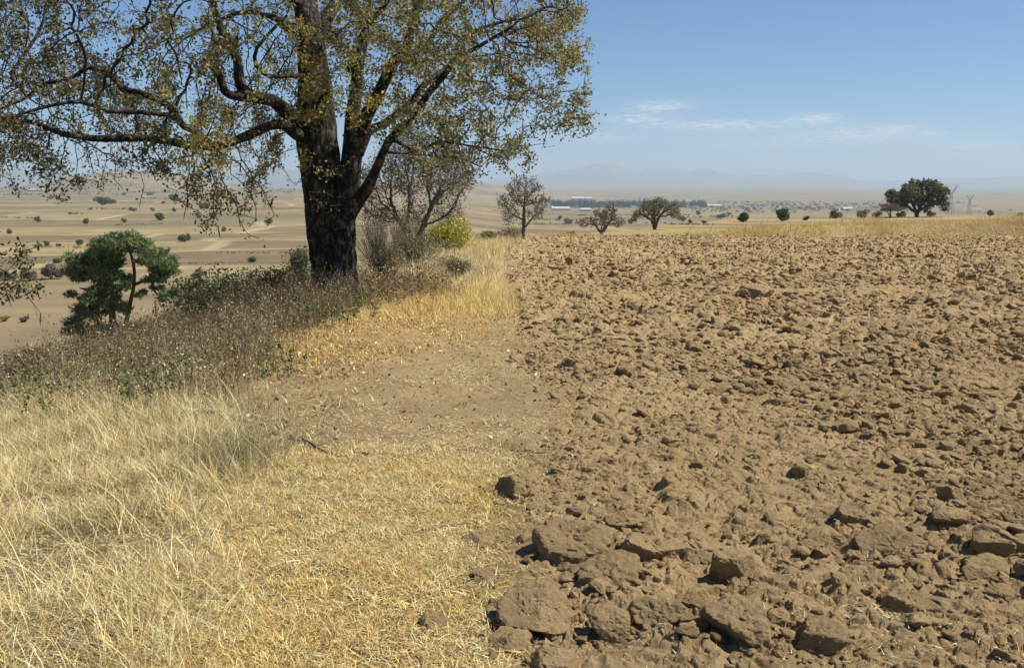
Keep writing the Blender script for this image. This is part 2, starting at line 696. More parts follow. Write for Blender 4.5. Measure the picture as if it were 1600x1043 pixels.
def ground_colour(x, y):
    d = np.sqrt(x * x + y * y)
    n1 = fbm2(x * .8, y * .8, 4, 101)[:, None]
    n2 = fbm2(x * 5, y * 5, 3, 102)[:, None]
    soil = SOIL_A * n1 + SOIL_B * (1 - n1)
    soil = soil * (.88 + .24 * n2)
    f = field_mask(x, y)[:, None]
    # margin: pale trodden earth, straw-coloured thatch
    path = np.array((.325, .238, .125)) * (.75 + .5 * n2) * (.85 + .3 * n1)
    thatch = np.array((.30, .21, .095)) * (.8 + .4 * n2)
    px, py = proj(np.stack([x, y, H(x, y)], 1))
    mp = smooth(-3.0, -2.2, x + .5 * (n1[:, 0] - .5)) * smooth(5.4, 6.1, y + .8 * (n1[:, 0] - .5)) * smooth(12.0, 10.5, y)
    mp = np.maximum(mp, smooth(-.5, -.1, x) * smooth(10, 11, y) * smooth(20, 15, y) * .6)
    marg = thatch * (1 - mp[:, None]) + path * mp[:, None]
    weeds = np.array((.16, .115, .06)) * (.8 + .4 * n2)  # brown ground under the weeds, with shade beneath the oak painted in
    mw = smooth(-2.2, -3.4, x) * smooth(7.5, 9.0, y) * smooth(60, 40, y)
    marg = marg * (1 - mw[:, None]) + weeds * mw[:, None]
    rust = np.array((.36, .25, .115)) * (.75 + .5 * n2)
    mo = smooth(-3.0, -2.3, x + .8 * (n1[:, 0] - .5)) * smooth(-.1, -.6, x) * smooth(9.2, 10.4, y + 1.5 * (n1[:, 0] - .5)) * smooth(13.6, 12.4, y)
    marg = marg * (1 - .8 * mo[:, None]) + rust * .8 * mo[:, None]
    mg = smooth(-2.6, -1.8, x + .8 * (n1[:, 0] - .5)) * smooth(.1, -.3, x) * smooth(12.2, 13.4, y) * smooth(60, 40, y)
    marg = marg * (1 - .8 * mg[:, None]) + np.array((.44, .33, .14)) * .8 * mg[:, None]
    near = marg * (1 - f) + soil * f
    # second field beyond the grass strip, on the ridge
    n3 = fbm2(x * .06, y * .06, 4, 103)[:, None]
    ridge = np.array((.205, .155, .090)) * (.75 + .5 * n3) * (.9 + .2 * n2)
    gold = np.array((.40, .30, .125))
    band = smooth(.57, .64, fbm2(x * .02 + 2, y * .09, 3, 104))[:, None]
    ridge = ridge * (1 - .6 * band) + gold * .6 * band
    tb = smooth(56, 58.5, y + .02 * x)[:, None]
    near = near * (1 - tb) + ridge * tb
    # valley floor: parcels of fallow field with pale balks
    ang = .16
    u = x * math.cos(ang) + y * math.sin(ang) + 18 * (fbm2(x * .01, y * .01, 2, 106) - .5)
    v = -x * math.sin(ang) + y * math.cos(ang) + 22 * (fbm2(x * .008, y * .008, 2, 107) - .5)
    wv = 62 + 26 * np.floor(v / 400.0)
    wv = np.clip(wv, 62, 240)
    vi = np.floor(v / wv)
    fv = v / wv - vi
    wu = 150 + 130 * hsh(vi, vi * 0, 0, 5)
    ui = np.floor(u / wu + hsh(vi, vi * 0, 1, 6))
    fu = u / wu + hsh(vi, vi * 0, 1, 6) - ui
    hc = hsh(ui, vi, 2, 7)
    pal = np.array([(.33, .235, .140), (.31, .22, .130), (.345, .25, .148), (.36, .265, .145), (.335, .245, .145), (.305, .215, .13)])
    vc = pal[np.minimum((hc * 6).astype(int), 5)]
    ed = np.minimum(np.minimum(fv, 1 - fv) * wv, np.minimum(fu, 1 - fu) * wu)
    balk = smooth(3.6, 1.2, ed - 3 * (fbm2(x * .05, y * .05, 3, 108) - .5)) * smooth(.30, .45, fbm2(x * .012, y * .012, 2, 118))
    bc = np.array((.42, .34, .19))
    vc = vc * np.array((.66, .70, .66))
    vc = vc * (.78 + .40 * hc)[:, None]
    vc = vc * (1 - balk[:, None] * .6) + bc * balk[:, None] * .6
    n4 = fbm2(x * .035, y * .035, 4, 109)[:, None]
    scrub = smooth(.50, .64, fbm2(x * .02, y * .02, 4, 110)) * smooth(300, 700, d)
    vc = vc * (.70 + .6 * n4) * (.82 + .36 * fbm2(x * .15, y * .15, 3, 119)[:, None])
    vc = vc * (1 - .55 * scrub[:, None]) + np.array((.16, .15, .085)) * .55 * scrub[:, None]
    s = bound_dist(x, y)
    slope = np.array((.27, .20, .105)) * (.7 + .6 * fbm2(x * .2, y * .2, 3, 111)[:, None])
    ts = smooth(38, 75, s)[:, None]
    vc = slope * (1 - ts) + vc * ts
    # pale farm track at the foot of the slope
    trk = smooth(2.6, 1.4, np.abs(s - 33 - 3 * np.sin(y * .08))) * smooth(-20, -14, x) * 0 + smooth(2.2, 1.1, np.abs(v - 52)) * smooth(-12, -22, x)
    vc = vc * (1 - trk[:, None]) + np.array((.50, .42, .31)) * trk[:, None]
    t = smooth(.5, 4, s)[:, None]
    return np.clip(near * (1 - t) + vc * t, .01, .9)


az_c = np.concatenate([np.arange(-80, -33, 1.2), np.arange(-33, 33, .075), np.arange(33, 80.1, 1.2)])
rr = [.35]
while rr[-1] < 22500:
    d = rr[-1]
    if d < 2.6:
        s = .05
    elif d < 9:
        s = .0092
    elif d < 60:
        s = max(.0115, .0048 * (d - 9) * .55 + .0125)
    else:
        s = d * .010
    rr.append(d + s)
rr = np.array(rr)
A_, R_ = np.meshgrid(np.radians(az_c), rr)
gx, gy = (R_ * np.sin(A_)).ravel(), (R_ * np.cos(A_)).ravel()
gzv = G(gx, gy)
gcol = ground_colour(gx, gy)
nr, ncol = len(rr), len(az_c)
ii = (np.arange(nr - 1)[:, None] * ncol + np.arange(ncol - 1)[None]).ravel()
gq = np.stack([ii, ii + 1, ii + 1 + ncol, ii + ncol], 1)
ground = mesh_obj('ground', np.stack([gx, gy, gzv], 1), None, gq, gcol, M_GROUND, None, False)
tag(ground, 'brown ploughed field with a dry grass margin above a wide valley', 'ground', kind='structure')
print('ground verts', len(gx), 'rows', nr)

# far mountains -----------------------------------------------------
def mountains(name, az0, az1, dist, depth, prof, seed, label):
    """a range at `dist` metres; prof = list of (azimuth deg, ridge height m)"""
    az = np.arange(az0, az1, .12)
    pr = np.array(prof)
    top = np.interp(az, pr[:, 0], pr[:, 1]) * (dist / 14500) * (.74 + .3 * fbm2(az * 1.1, az * 0, 4, seed + 1))
    rows = np.linspace(-1, 1, 33)
    V = []
    for r in rows:
        dd = dist + r * depth
        x, y = dd * np.sin(np.radians(az)), dd * np.cos(np.radians(az))
        n = fbm2(x * .0011, y * .0011, 5, seed)
        sh = (1 - abs(r) ** 1.3)
        z = -130 + (top + 130) * sh * (.62 + .55 * n) if abs(r) < 1 else np.full(az.shape, -160.0)
        V.append(np.stack([x, y, z], 1))
    V = np.concatenate(V)
    na = len(az)
    i = (np.arange(len(rows) - 1)[:, None] * na + np.arange(na - 1)[None]).ravel()
    q = np.stack([i, i + 1, i + 1 + na, i + na], 1)
    c = np.array((.14, .13, .10)) * (.7 + .6 * fbm2(V[:, 0] * .002, V[:, 1] * .002, 4, seed + 3)[:, None])
    o = mesh_obj(name, V, None, q, c, M_FAR, None, True)
    tag(o, label, 'mountains', kind='structure')
    return o


mountains('mountain_range', -2, 36, 18500, 3000,
          [(-2, 60), (0, 160), (2, 240), (3.5, 330), (5, 372), (7, 335), (9, 330), (10.5, 270), (12, 190), (14, 215), (16, 225), (18, 150), (20, 90),
           (22, 110), (24, 130), (26.5, 190), (28, 200), (31, 120), (36, 60)], 201, 'faint blue mountain range beyond the plain on the right')
mountains('mountain_range', -42, 0, 14500, 2600,
          [(-42, 200), (-32, 300), (-28, 330), (-26, 330), (-23, 240), (-20, 190), (-16, 230), (-13, 330), (-10, 300), (-6, 180), (-3, 120), (0, 40)], 222,
          'blue hazy mountains behind the oak on the left')

# ------------------------------------------------------------------ soil clods
def ico(sub):
    import bmesh
    bm = bmesh.new()
    bmesh.ops.create_icosphere(bm, subdivisions=sub, radius=1)
    V = np.array([v.co[:] for v in bm.verts])
    T = np.array([[v.index for v in f.verts] for f in bm.faces])
    bm.free()
    return V, T


ICO = {s: ico(s) for s in (1, 2, 3, 4, 5)}


def clod_shape(sub, seed, flat=.62, crumb=.10, planes=9):
    r_ = np.random.default_rng(seed)
    V, T = ICO[sub]
    n = r_.normal(size=(planes, 3))
    n /= np.linalg.norm(n, axis=1)[:, None]
    n = np.concatenate([n, [[.15, .1, 1.0]]])
    n /= np.linalg.norm(n, axis=1)[:, None]
    h = r_.uniform(.55, 1.0, len(n))
    dots = np.maximum(V @ n.T, 1e-3)
    rad = np.minimum((h[None] / dots).min(1), 1.25)
    p = V * rad[:, None] * np.array([1.0, r_.uniform(.7, .95), flat * r_.uniform(.8, 1.2)])
    if sub >= 2:
        u = p / (np.linalg.norm(p, axis=1)[:, None] + 1e-9)
        q = p + seed * 3.1
        d = (fbm3(q * 2.0, 3, seed, .55) - .5) * crumb * 2.0
        if sub >= 4:
            d = d - np.maximum(0, fbm3(q * 5.5, 2, seed + 5) - .56) * crumb * 3.0 + (fbm3(q * 12.0, 4, seed + 9, .75) - .5) * crumb * 1.15
        p = p + u * d[:, None]
    return p, T


def rotz(V, a):
    c, s = math.cos(a), math.sin(a)
    return np.stack([V[:, 0] * c - V[:, 1] * s, V[:, 0] * s + V[:, 1] * c, V[:, 2]], 1)


def tilt(V, a, axis):
    Mx = np.array(Matrix.Rotation(a, 3, Vector((math.cos(axis), math.sin(axis), 0))))
    return V @ Mx.T


def clod_col(V, seed):
    n = fbm3(V * 3 + seed, 3, seed)[:, None]
    r_ = np.random.default_rng(seed + 7)
    return (SOIL_A * n + SOIL_B * (1 - n)) * r_.uniform(.92, 1.1)


# the big clods one can pick out in the foreground: photo x, y of the foot, width px, height factor, label
BIG = [(1030, 888, 116, .58, 'broad slab-topped soil clod with a dark undercut front, beside the upright block'),
       (1145, 922, 84, .95, 'tall upright block of dry soil with a flat dusty front'),
       (905, 882, 150, .50, 'wide low soil clod left of the slab-topped one, shaded pitted left end'),
       (958, 930, 116, .36, 'long thin flake of soil lying in front of the wide low clod'),
       (806, 776, 92, .55, 'rounded clod with a black hollow under it at the grass edge'),
       (848, 985, 140, .62, 'large ridged clod at the bottom beside the straw, dark left corner'),
       (955, 1000, 96, .62, 'squat clod wedged between two larger clods near the bottom edge'),
       (1040, 992, 110, .62, 'cracked broad clod right of the squat wedged clod'),
       (1165, 1015, 150, .66, 'biggest pitted clod at the bottom edge below the upright block'),
       (790, 1014, 84, .45, 'flat tilted clod in the bottom corner of the field by the grass'),
       (860, 1046, 90, .55, 'sharp-edged clod cut by the bottom edge of the view'),
       (678, 984, 50, .55, 'lone small clod lying out on the golden grass'),
       (756, 912, 56, .45, 'small clod at the straw edge with a dark left face'),
       (752, 850, 62, .42, 'low crusty clod on the edge of the short golden grass'),
       (816, 706, 64, .36, 'thin wedge of soil lying where the path meets the field'),
       (1255, 752, 40, .8, 'clod standing over a black hole in the middle of the field'),
       (1338, 830, 64, .7, 'pale two-tiered clod right of the middle foreground'),
       (1305, 862, 84, .45, 'long clod with a dark shaded front in the right foreground'),
       (1430, 965, 96, .65, 'angular clod leaning against a dark gap, lower right'),
       (1400, 880, 110, .5, 'broad sloping clod in the right foreground'),
       (1560, 845, 60, .75, 'pointed clod by the right edge casting a deep shadow'),
       (1590, 830, 62, .8, 'blocky clod cut by the right edge of the view'),
       (1535, 912, 62, .4, 'flat clod near the right edge with straw before it'),
       (1235, 900, 54, .6, 'small squared clod to the right of the upright block'),
       (1220, 985, 62, .7, 'steep narrow clod leaning on the biggest pitted clod'),
       (1285, 1032, 110, .5, 'wide crumbly clod at the bottom edge, right of centre'),
       (1490, 830, 90, .5, 'low wide clod before the pointed clod at the right'),
       (980, 836, 74, .6, 'knobbly clod with two black pits behind the slab-topped clod'),
       (1180, 470, 70, .45, 'long pale clod standing out in the far part of the field'),
       (1505, 505, 56, .6, 'dark-fronted clod in the far right of the field'),
       (1240, 575, 40, .6, 'small dark-sided clod halfway up the field'),
       (1240, 612, 48, .45, 'oval clod with a black shadow halfway up the field')]
big_xy = []
for i, (px, py, w, hf, lab) in enumerate(BIG):
    p = hit(px, py)
    if p is None:
        continue
    size = w / F_PX * p[1] * .43
    V, T = clod_shape(5, 300 + i, flat=hf * 1.15, crumb=.115, planes=9)
    V = tilt(V, random.uniform(.18, .45), random.uniform(-.5, .5))
    V = rotz(V, random.uniform(-.4, .4)) * size
    c = clod_col(V / size, 300 + i)
    o = mesh_obj('soil_clod', V, T, None, c, M_SOIL, None, False)
    o.location = (p[0], p[1] + size * .5, gz(p[0], p[1] + size * .5) * .5 + p[2] * .5 + size * hf * .44)
    tag(o, lab, 'clod', 'large clods on the ploughed field')
    big_xy.append((p[0], p[1] + size * .5, size))

# ordinary clods: the 270 that show largest are objects, the rest is one crumbly mass
cx, cy, cs = [], [], []
for (y0, y1, dens, s0, s1) in ((2.8, 9, 24, .028, .10), (2.8, 9, 330, .006, .022), (4.2, 10, 150, .012, .045), (8, 20, 120, .018, .055), (9, 20, 34, .035, .10),
                               (20, 57, 34, .03, .075), (20, 57, 12, .05, .12)):
    wmax = min(38, y1 * .60 + 1)
    n = int(dens * (y1 - y0) * (wmax + .6))
    x = rng.uniform(-.6, wmax, n)
    y = rng.uniform(y0, y1, n)
    k = (x < y * .58 + .6) & (field_mask(x, y) > rng.uniform(.15, .9, n)) & (fbm2(x * .7 + 9, y * .6, 3, 88) > rng.uniform(.25, .62, n))
    x, y = x[k], y[k]
    s = s0 * (s1 / s0) ** (rng.uniform(0, 1, len(x)) ** 1.9)
    s = s * np.where((x < .9) & (s > .02), .72, 1)
    cx.append(x), cy.append(y), cs.append(s)
x = rng.uniform(-2.6, .3, 2600)
y = rng.uniform(5.3, 12, 2600)
cx.append(x), cy.append(y), cs.append(.003 * 5 ** (rng.uniform(0, 1, 2600) ** 2.5))
cx, cy, cs = map(np.concatenate, (cx, cy, cs))
bg = np.array(big_xy)
dmin = np.min(np.sqrt((cx[:, None] - bg[None, :, 0]) ** 2 + (cy[:, None] - bg[None, :, 1]) ** 2) - bg[None, :, 2] * .85, axis=1)
k = (dmin > 0) | (cs < .02)
cx, cy, cs = cx[k], cy[k], cs[k]
order = np.argsort(-(cs / cy))
N_SINGLE = 265
protos = []
for i in range(18):
    V, T = clod_shape(4, 500 + i, flat=random.uniform(.5, .75), crumb=.12, planes=8)
    protos.append(mesh_obj('soil_clod', V, T, None, clod_col(V, 500 + i), M_SOIL, None, False, link=False))
cz = G(cx, cy)
for j, k in enumerate(order[:N_SINGLE]):
    o = protos[j % 18].copy()
    o.name = 'soil_clod'
    s = cs[k]
    o.scale = (s, s, s)
    o.location = (cx[k], cy[k], cz[k] + s * .16)
    o.rotation_euler = (random.uniform(-.35, .2), random.uniform(-.3, .3), random.uniform(0, 6.28))
    tag(o, 'small brown clod of dry soil among the others on the ploughed field', 'clod', 'clods scattered over the ploughed field')
    COL.objects.link(o)
# fragments broken off round each big clod
for bx, by, bs in big_xy:
    m = 38
    a_ = rng.uniform(0, 6.28, m)
    d_ = bs * rng.uniform(.85, 1.7, m)
    cx, cy = np.append(cx, bx + np.cos(a_) * d_), np.append(cy, by + np.sin(a_) * d_)
    cs = np.append(cs, bs * .09 * 3.2 ** (rng.uniform(0, 1, m) ** 2))
cz = G(cx, cy)
rest = np.concatenate([order[N_SINGLE:], np.arange(len(cx) - 38 * len(big_xy), len(cx))])
g = Geo()


def rot_batch(n):
    a_, b_, c_ = rng.uniform(0, 6.28, n), rng.uniform(-.45, .45, n), rng.uniform(-.45, .45, n)
    ca, sa, cb, sb, cc, sc_ = np.cos(a_), np.sin(a_), np.cos(b_), np.sin(b_), np.cos(c_), np.sin(c_)
    o_, i_ = np.zeros(n), np.ones(n)
    Z = np.stack([ca, -sa, o_, sa, ca, o_, o_, o_, i_], 1).reshape(n, 3, 3)
    X = np.stack([i_, o_, o_, o_, cb, -sb, o_, sb, cb], 1).reshape(n, 3, 3)
    Y = np.stack([cc, o_, sc_, o_, i_, o_, -sc_, o_, cc], 1).reshape(n, 3, 3)
    return X @ Y @ Z


lodk = np.where(cs[rest] / cy[rest] > .0075, 4, np.where(cs[rest] / cy[rest] > .0045, 3, np.where(cs[rest] / cy[rest] > .0022, 2, 1)))
var = rng.integers(0, 16, len(rest))
for L_ in (1, 2, 3, 4):
    for v_ in range(16):
        ks = rest[(lodk == L_) & (var == v_)]
        if not len(ks):
            continue
        V, T = clod_shape(L_, 700 + v_, flat=.66, crumb=.12)
        n = len(ks)
        W = np.einsum('nij,vj->nvi', rot_batch(n), V) * cs[ks][:, None, None]
        W += np.stack([cx[ks], cy[ks], cz[ks] + cs[ks] * .2], 1)[:, None]
        c = np.where((rng.uniform(size=n) < .55)[:, None], SOIL_A, SOIL_B) * rng.uniform(.82, 1.12, (n, 1))
        g.add(W.reshape(-1, 3), (np.arange(n)[:, None, None] * len(V) + T[None]).reshape(-1, 3), None, np.repeat(c, len(V), 0))
o = g.build('soil_crumbs', M_SOIL)
tag(o, 'crumbs and small lumps of dry soil covering the ploughed field', 'soil crumbs', kind='stuff')
print('clods', len(cx))


# ------------------------------------------------------------------ grass, straw, weeds
def scatter(poly, dens, fuzz=.11, ymax=57.5):
    """ground points inside a patch outlined by its corners as seen in the photograph"""
    pts = []
    for px, py in poly:
        p = hit(px, py)
        y_ = min(p[1], ymax)          # a corner on the skyline of the bank stays on the bank
        pts.append(p[:2] * (y_ / p[1]))
    w = np.array(pts)
    x0, y0 = w.min(0)
    x1, y1 = w.max(0)
    n = int(dens * (x1 - x0) * (y1 - y0))
    x, y = rng.uniform(x0, x1, n), rng.uniform(y0, y1, n)
    wob = .12 * (fbm2(x * 1.5, y * 1.5, 2, 91) - .5) * np.maximum(1, y * .25)
    k = in_poly(x + wob, y + wob, [tuple(q) for q in w]) & (bound_dist(x, y) < 1.6)
    x, y = x[k], y[k]
    f = fuzz * np.maximum(1, y * .12)
    return x + rng.normal(0, 1, len(x)) * f, y + rng.normal(0, 1, len(x)) * f * 1.3


def on_ground(x, y, lift=0.0):
    return np.stack([x, y, G(x, y) + lift], 1)


STRAW = [(.70, .575, .29), (.62, .48, .215), (.78, .675, .39), (.44, .32, .145)]
GOLD = [(.74, .53, .19), (.63, .42, .13), (.80, .63, .30), (.40, .25, .09)]
ORANGE = [(.50, .27, .075), (.42, .21, .06), (.58, .36, .12), (.33, .16, .05)]
BROWN = [(.18, .13, .062), (.25, .18, .09), (.14, .10, .052), (.33, .245, .125)]
SHADED_BROWN = [(.12, .085, .045), (.16, .115, .06), (.09, .065, .038), (.22, .16, .08)]  # weed browns deepened so the colour carries the shade below the oak
GREEN = [(.13, .17, .055), (.19, .21, .08), (.10, .135, .05)]
GREY = [(.30, .26, .19), (.24, .21, .15), (.36, .31, .22)]

# tall pale grass, lower left
g = Geo()
for poly, dens, Ls, cols in (([(-120, 640), (120, 610), (330, 650), (430, 720), (330, 800), (300, 1043), (250, 1140), (-180, 1140)], 6500, (.07, .29), STRAW),
                             ([(-200, 600), (150, 590), (420, 600), (470, 700), (330, 740), (-200, 720)], 2000, (.08, .26), STRAW + GREY + BROWN)):
    x, y = scatter(poly, dens)
    k = rng.uniform(size=len(x)) < .12 + .95 * smooth(.36, .55, fbm2(x * 2.6, y * 2.6, 3, 92))
    x, y = x[k], y[k]
    n = len(x)
    pz = fbm2(x * 1.3 + 3, y * 1.0, 3, 94) + rng.normal(0, .05, n)
    L = rng.uniform(*Ls, n) * (.6 + .8 * fbm2(x * 1.1, y * 1.1, 2, 93))
    az = rng.uniform(0, 6.28, n)
    ribbons(g, on_ground(x, y, -.01), az, np.clip(rng.normal(.95, .35, n), .05, 1.5), L, rng.uniform(.0024, .005, n), vary(np.where((pz > .65)[:, None], pick([(.33, .28, .13), (.25, .22, .11), (.42, .36, .20), (.20, .17, .09)], n), pick(cols, n)), n, .3), 3, .12)
# long arching stems standing out of it
x, y = scatter([(-200, 600), (150, 590), (430, 640), (430, 740), (300, 960), (-300, 960)], 16)
n = len(x)
ribbons(g, on_ground(x, y), rng.normal(2.6, .6, n), rng.uniform(.6, 1.35, n), rng.uniform(.3, .6, n), rng.uniform(.003, .005, n), vary((.72, .62, .34), n, .1), 4, .1)
o = g.build('tall_grass', M_GRASS)
tag(o, 'tall pale straw-coloured grass at the lower left of the margin', 'grass', kind='stuff')
print('tall', g.n)

# short golden grass mat
g = Geo()
gold_poly = [(300, 760), (420, 715), (640, 700), (790, 715), (770, 800), (735, 900), (755, 1000), (740, 1140), (180, 1140), (270, 900)]
x, y = scatter(gold_poly, 24000)
k = rng.uniform(size=len(x)) < .22 + .85 * smooth(.34, .54, fbm2(x * 5, y * 5, 3, 95))
x, y = x[k], y[k]
n = len(x)
t = fbm2(x * 1.4, y * 1.4, 2, 96)
cols = np.where((t > rng.normal(.5, .12, n))[:, None], pick(GOLD, n), pick(STRAW, n))
ribbons(g, on_ground(x, y, -.004), rng.uniform(0, 6.28, n), rng.uniform(.5, 1.5, n), rng.uniform(.02, .065, n) * (.7 + .6 * t), rng.uniform(.0025, .0055, n), vary(cols, n, .32), 2, .05)
x, y = scatter([(300, 900), (640, 900), (560, 1120), (260, 1120)], 260)
k = fbm2(x * 2.6, y * 2.6, 2, 97) > .55
x, y = x[k], y[k]
n = len(x)
ribbons(g, on_ground(x, y), rng.uniform(0, 6.28, n), rng.uniform(.2, 1.2, n), rng.uniform(.03, .07, n), np.full(n, .004), vary(pick(GREEN, n), n, .2), 2)
x, y = scatter([(1330, 990), (1440, 960), (1640, 985), (1680, 1120), (1330, 1120)], 4200, .08)
k = fbm2(x * 4, y * 4, 3, 112) > rng.uniform(.35, .75, len(x))
x, y = x[k], y[k]
n = len(x)
ribbons(g, on_ground(x, y, -.004), rng.uniform(0, 6.28, n), rng.uniform(.5, 1.5, n), rng.uniform(.02, .07, n), rng.uniform(.002, .0045, n), vary(pick(GOLD + STRAW, n), n, .3), 2, .05)
o = g.build('short_grass', M_GRASS)
tag(o, 'short golden dry grass between the tall grass and the field', 'grass', kind='stuff')
print('gold', g.n)

# flattened thatch lying under the standing grass
g = Geo()
for poly, dens, cols in ((gold_poly, 9000, GOLD + STRAW + BROWN[:2]), ([(-120, 640), (120, 610), (400, 650), (430, 720), (330, 800), (300, 1043), (250, 1140), (-180, 1140)], 6500, STRAW + GREY + BROWN[:2])):
    x, y = scatter(poly, dens)
    n = len(x)
    ribbons(g, on_ground(x, y, .004), rng.uniform(0, 6.28, n), rng.uniform(1.3, 1.6, n), rng.uniform(.02, .09, n), rng.uniform(.002, .0055, n), vary(pick(cols, n), n, .3), 2)
o = g.build('grass_thatch', M_STRAW)
tag(o, 'flattened dead grass lying on the ground under the standing grass', 'grass', kind='stuff')

# straw litter on path and on the field
g = Geo()
for poly, dens, prob in (([(400, 720), (520, 580), (640, 545), (820, 520), (830, 720), (700, 740)], 2200, .9), ([(700, 720), (830, 640), (880, 700), (860, 1043), (740, 1120), (700, 1043)], 1500, 1.1),
                         ([(830, 1043), (740, 900), (830, 640), (870, 520), (1600, 520), (2100, 1120), (830, 1120)], 260, .6),
                         ([(1180, 930), (1350, 940), (1650, 960), (1750, 1120), (1250, 1120)], 1600, .8)):
    x, y = scatter(poly, dens)
    k = rng.uniform(size=len(x)) < prob * smooth(.35, .62, fbm2(x * 1.7, y * 1.7, 3, 98))
    x, y = x[k], y[k]
    n = len(x)
    ribbons(g, on_ground(x, y, .006), rng.uniform(0, 6.28, n), rng.uniform(1.25, 1.6, n), rng.uniform(.012, .055, n), rng.uniform(.002, .0045, n) * np.clip(y / 5, .8, 2), vary(pick(STRAW + STRAW + BROWN + [(.80, .72, .50)], n), n, .25), 2)
o = g.build('straw_litter', M_STRAW)
tag(o, 'scattered straw stubble lying on the path and among the clods', 'straw', kind='stuff')

# orange leaf litter and rusty grass below the oak
g = Geo()
for poly, dens, cols, Ls in (([(470, 520), (560, 492), (700, 476), (790, 486), (770, 505), (690, 530), (610, 556), (530, 572), (470, 560)], 1700, ORANGE + GOLD + GOLD + STRAW, (.04, .13)),
                             ([(400, 560), (500, 520), (560, 560), (520, 590), (420, 600)], 900, ORANGE + GOLD + BROWN, (.05, .15)),
                             ([(420, 640), (470, 560), (560, 570), (520, 620), (450, 690), (380, 700)], 500, STRAW + BROWN, (.05, .16)),
                             ([(330, 720), (420, 640), (450, 690), (520, 700), (420, 740)], 900, STRAW + GREY, (.05, .16))):
    x, y = scatter(poly, dens, .24)
    k = rng.uniform(size=len(x)) < .2 + .9 * smooth(.35, .55, fbm2(x * 1.6, y * 1.6, 3, 99))
    x, y = x[k], y[k]
    n = len(x)
    ribbons(g, on_ground(x, y, -.01), rng.uniform(0, 6.28, n), rng.uniform(.6, 1.5, n), rng.uniform(*Ls, n), rng.uniform(.005, .010, n), vary(pick(cols, n), n, .25), 2, .08)
    m = n // 4
    flakes(g, on_ground(x[:m] + .03, y[:m], .015), rng.uniform(.018, .045, m), vary(pick(cols, m), m, .2))
x, y = scatter([(400, 740), (430, 640), (540, 560), (790, 500), (830, 600), (800, 720)], 75, .3)
k = fbm2(x * 1.3, y * 1.3, 3, 113) > rng.uniform(.3, .7, len(x))
x, y = x[k], y[k]
flakes(g, on_ground(x, y, .008), rng.uniform(.02, .05, len(x)), vary(pick(ORANGE + BROWN + STRAW, len(x)), len(x), .25))
o = g.build('rusty_grass', M_GRASS)
tag(o, 'rust-orange dry grass and fallen leaves near the oak', 'grass', kind='stuff')

# yellow grass along the far part of the margin, and the strip at the end of the field
g = Geo()
for poly, dens, Ls, cols, W in (([(560, 480), (640, 450), (700, 440), (770, 448), (812, 478), (800, 497), (700, 500), (600, 500)], 560, (.08, .28), [(.66, .50, .20), (.60, .43, .15), (.72, .58, .27)], .009),
                                ([(600, 450), (640, 415), (700, 390), (770, 386), (775, 425), (750, 445), (660, 470)], 190, (.12, .34), STRAW + GREY, .011),
                                ([(560, 400), (640, 384), (700, 378), (790, 376), (775, 400), (690, 420), (580, 440)], 140, (.18, .42), STRAW, .014),
                                ([(690, 378), (790, 374.5), (800, 379), (700, 386)], 60, (.3, .6), STRAW, .016)):
    x, y = scatter(poly, dens)
    k = rng.uniform(size=len(x)) < .25 + .9 * smooth(.33, .55, fbm2(x * .9, y * .9, 3, 121))
    x, y = x[k], y[k]
    n = len(x)
    ribbons(g, on_ground(x, y, -.02), rng.uniform(0, 6.28, n), rng.uniform(.1, .8, n), rng.uniform(*Ls, n), np.full(n, W) * rng.uniform(.6, 1.3, n), vary(pick(cols, n), n, .18), 3, .08)
o = g.build('yellow_grass', M_GRASS)
tag(o, 'bright yellow dry grass on the margin past the oak', 'grass', kind='stuff')

g = Geo()
x = rng.uniform(-3, 42, 34000)
y = 57.6 - .02 * x + rng.gamma(1.6, .6, len(x)) * (1 + .12 * np.maximum(0, x - 8))
k = fbm2(x * .28, y * .25, 3, 122) + .006 * x > rng.uniform(.25, .72, len(x))
x, y = x[k], y[k]
n = len(x)
hh = .28 + .65 * smooth(.42, .66, fbm2(x * .55, y * .1, 3, 123)) * smooth(8, 22, x) + .15 * rng.uniform(size=n)
ribbons(g, on_ground(x, y, -.03), rng.uniform(0, 6.28, n), rng.uniform(.1, .7, n), hh * rng.uniform(.5, 1.1, n), rng.uniform(.014, .03, n), vary(pick([(.58, .43, .17), (.50, .36, .13), (.64, .50, .24)], n), n, .15), 3, .1)
x = rng.uniform(0, 130, 7000)
y = rng.uniform(59, 215, len(x))
k = (x < y * .55) & (fbm2(x * .05, y * .16, 3, 124) > .56) & (bound_dist(x, y) < 0)
x, y = x[k], y[k]
n = len(x)
ribbons(g, on_ground(x, y, -.03), rng.uniform(0, 6.28, n), rng.uniform(.1, .7, n), rng.uniform(.2, .6, n), rng.uniform(.03, .07, n), vary(pick([(.50, .37, .16), (.42, .30, .13), (.34, .25, .12)], n), n, .15), 2, .1)
o = g.build('field_end_grass', M_GRASS)
tag(o, 'golden dry grass strip along the far end of the ploughed field', 'grass', kind='stuff')


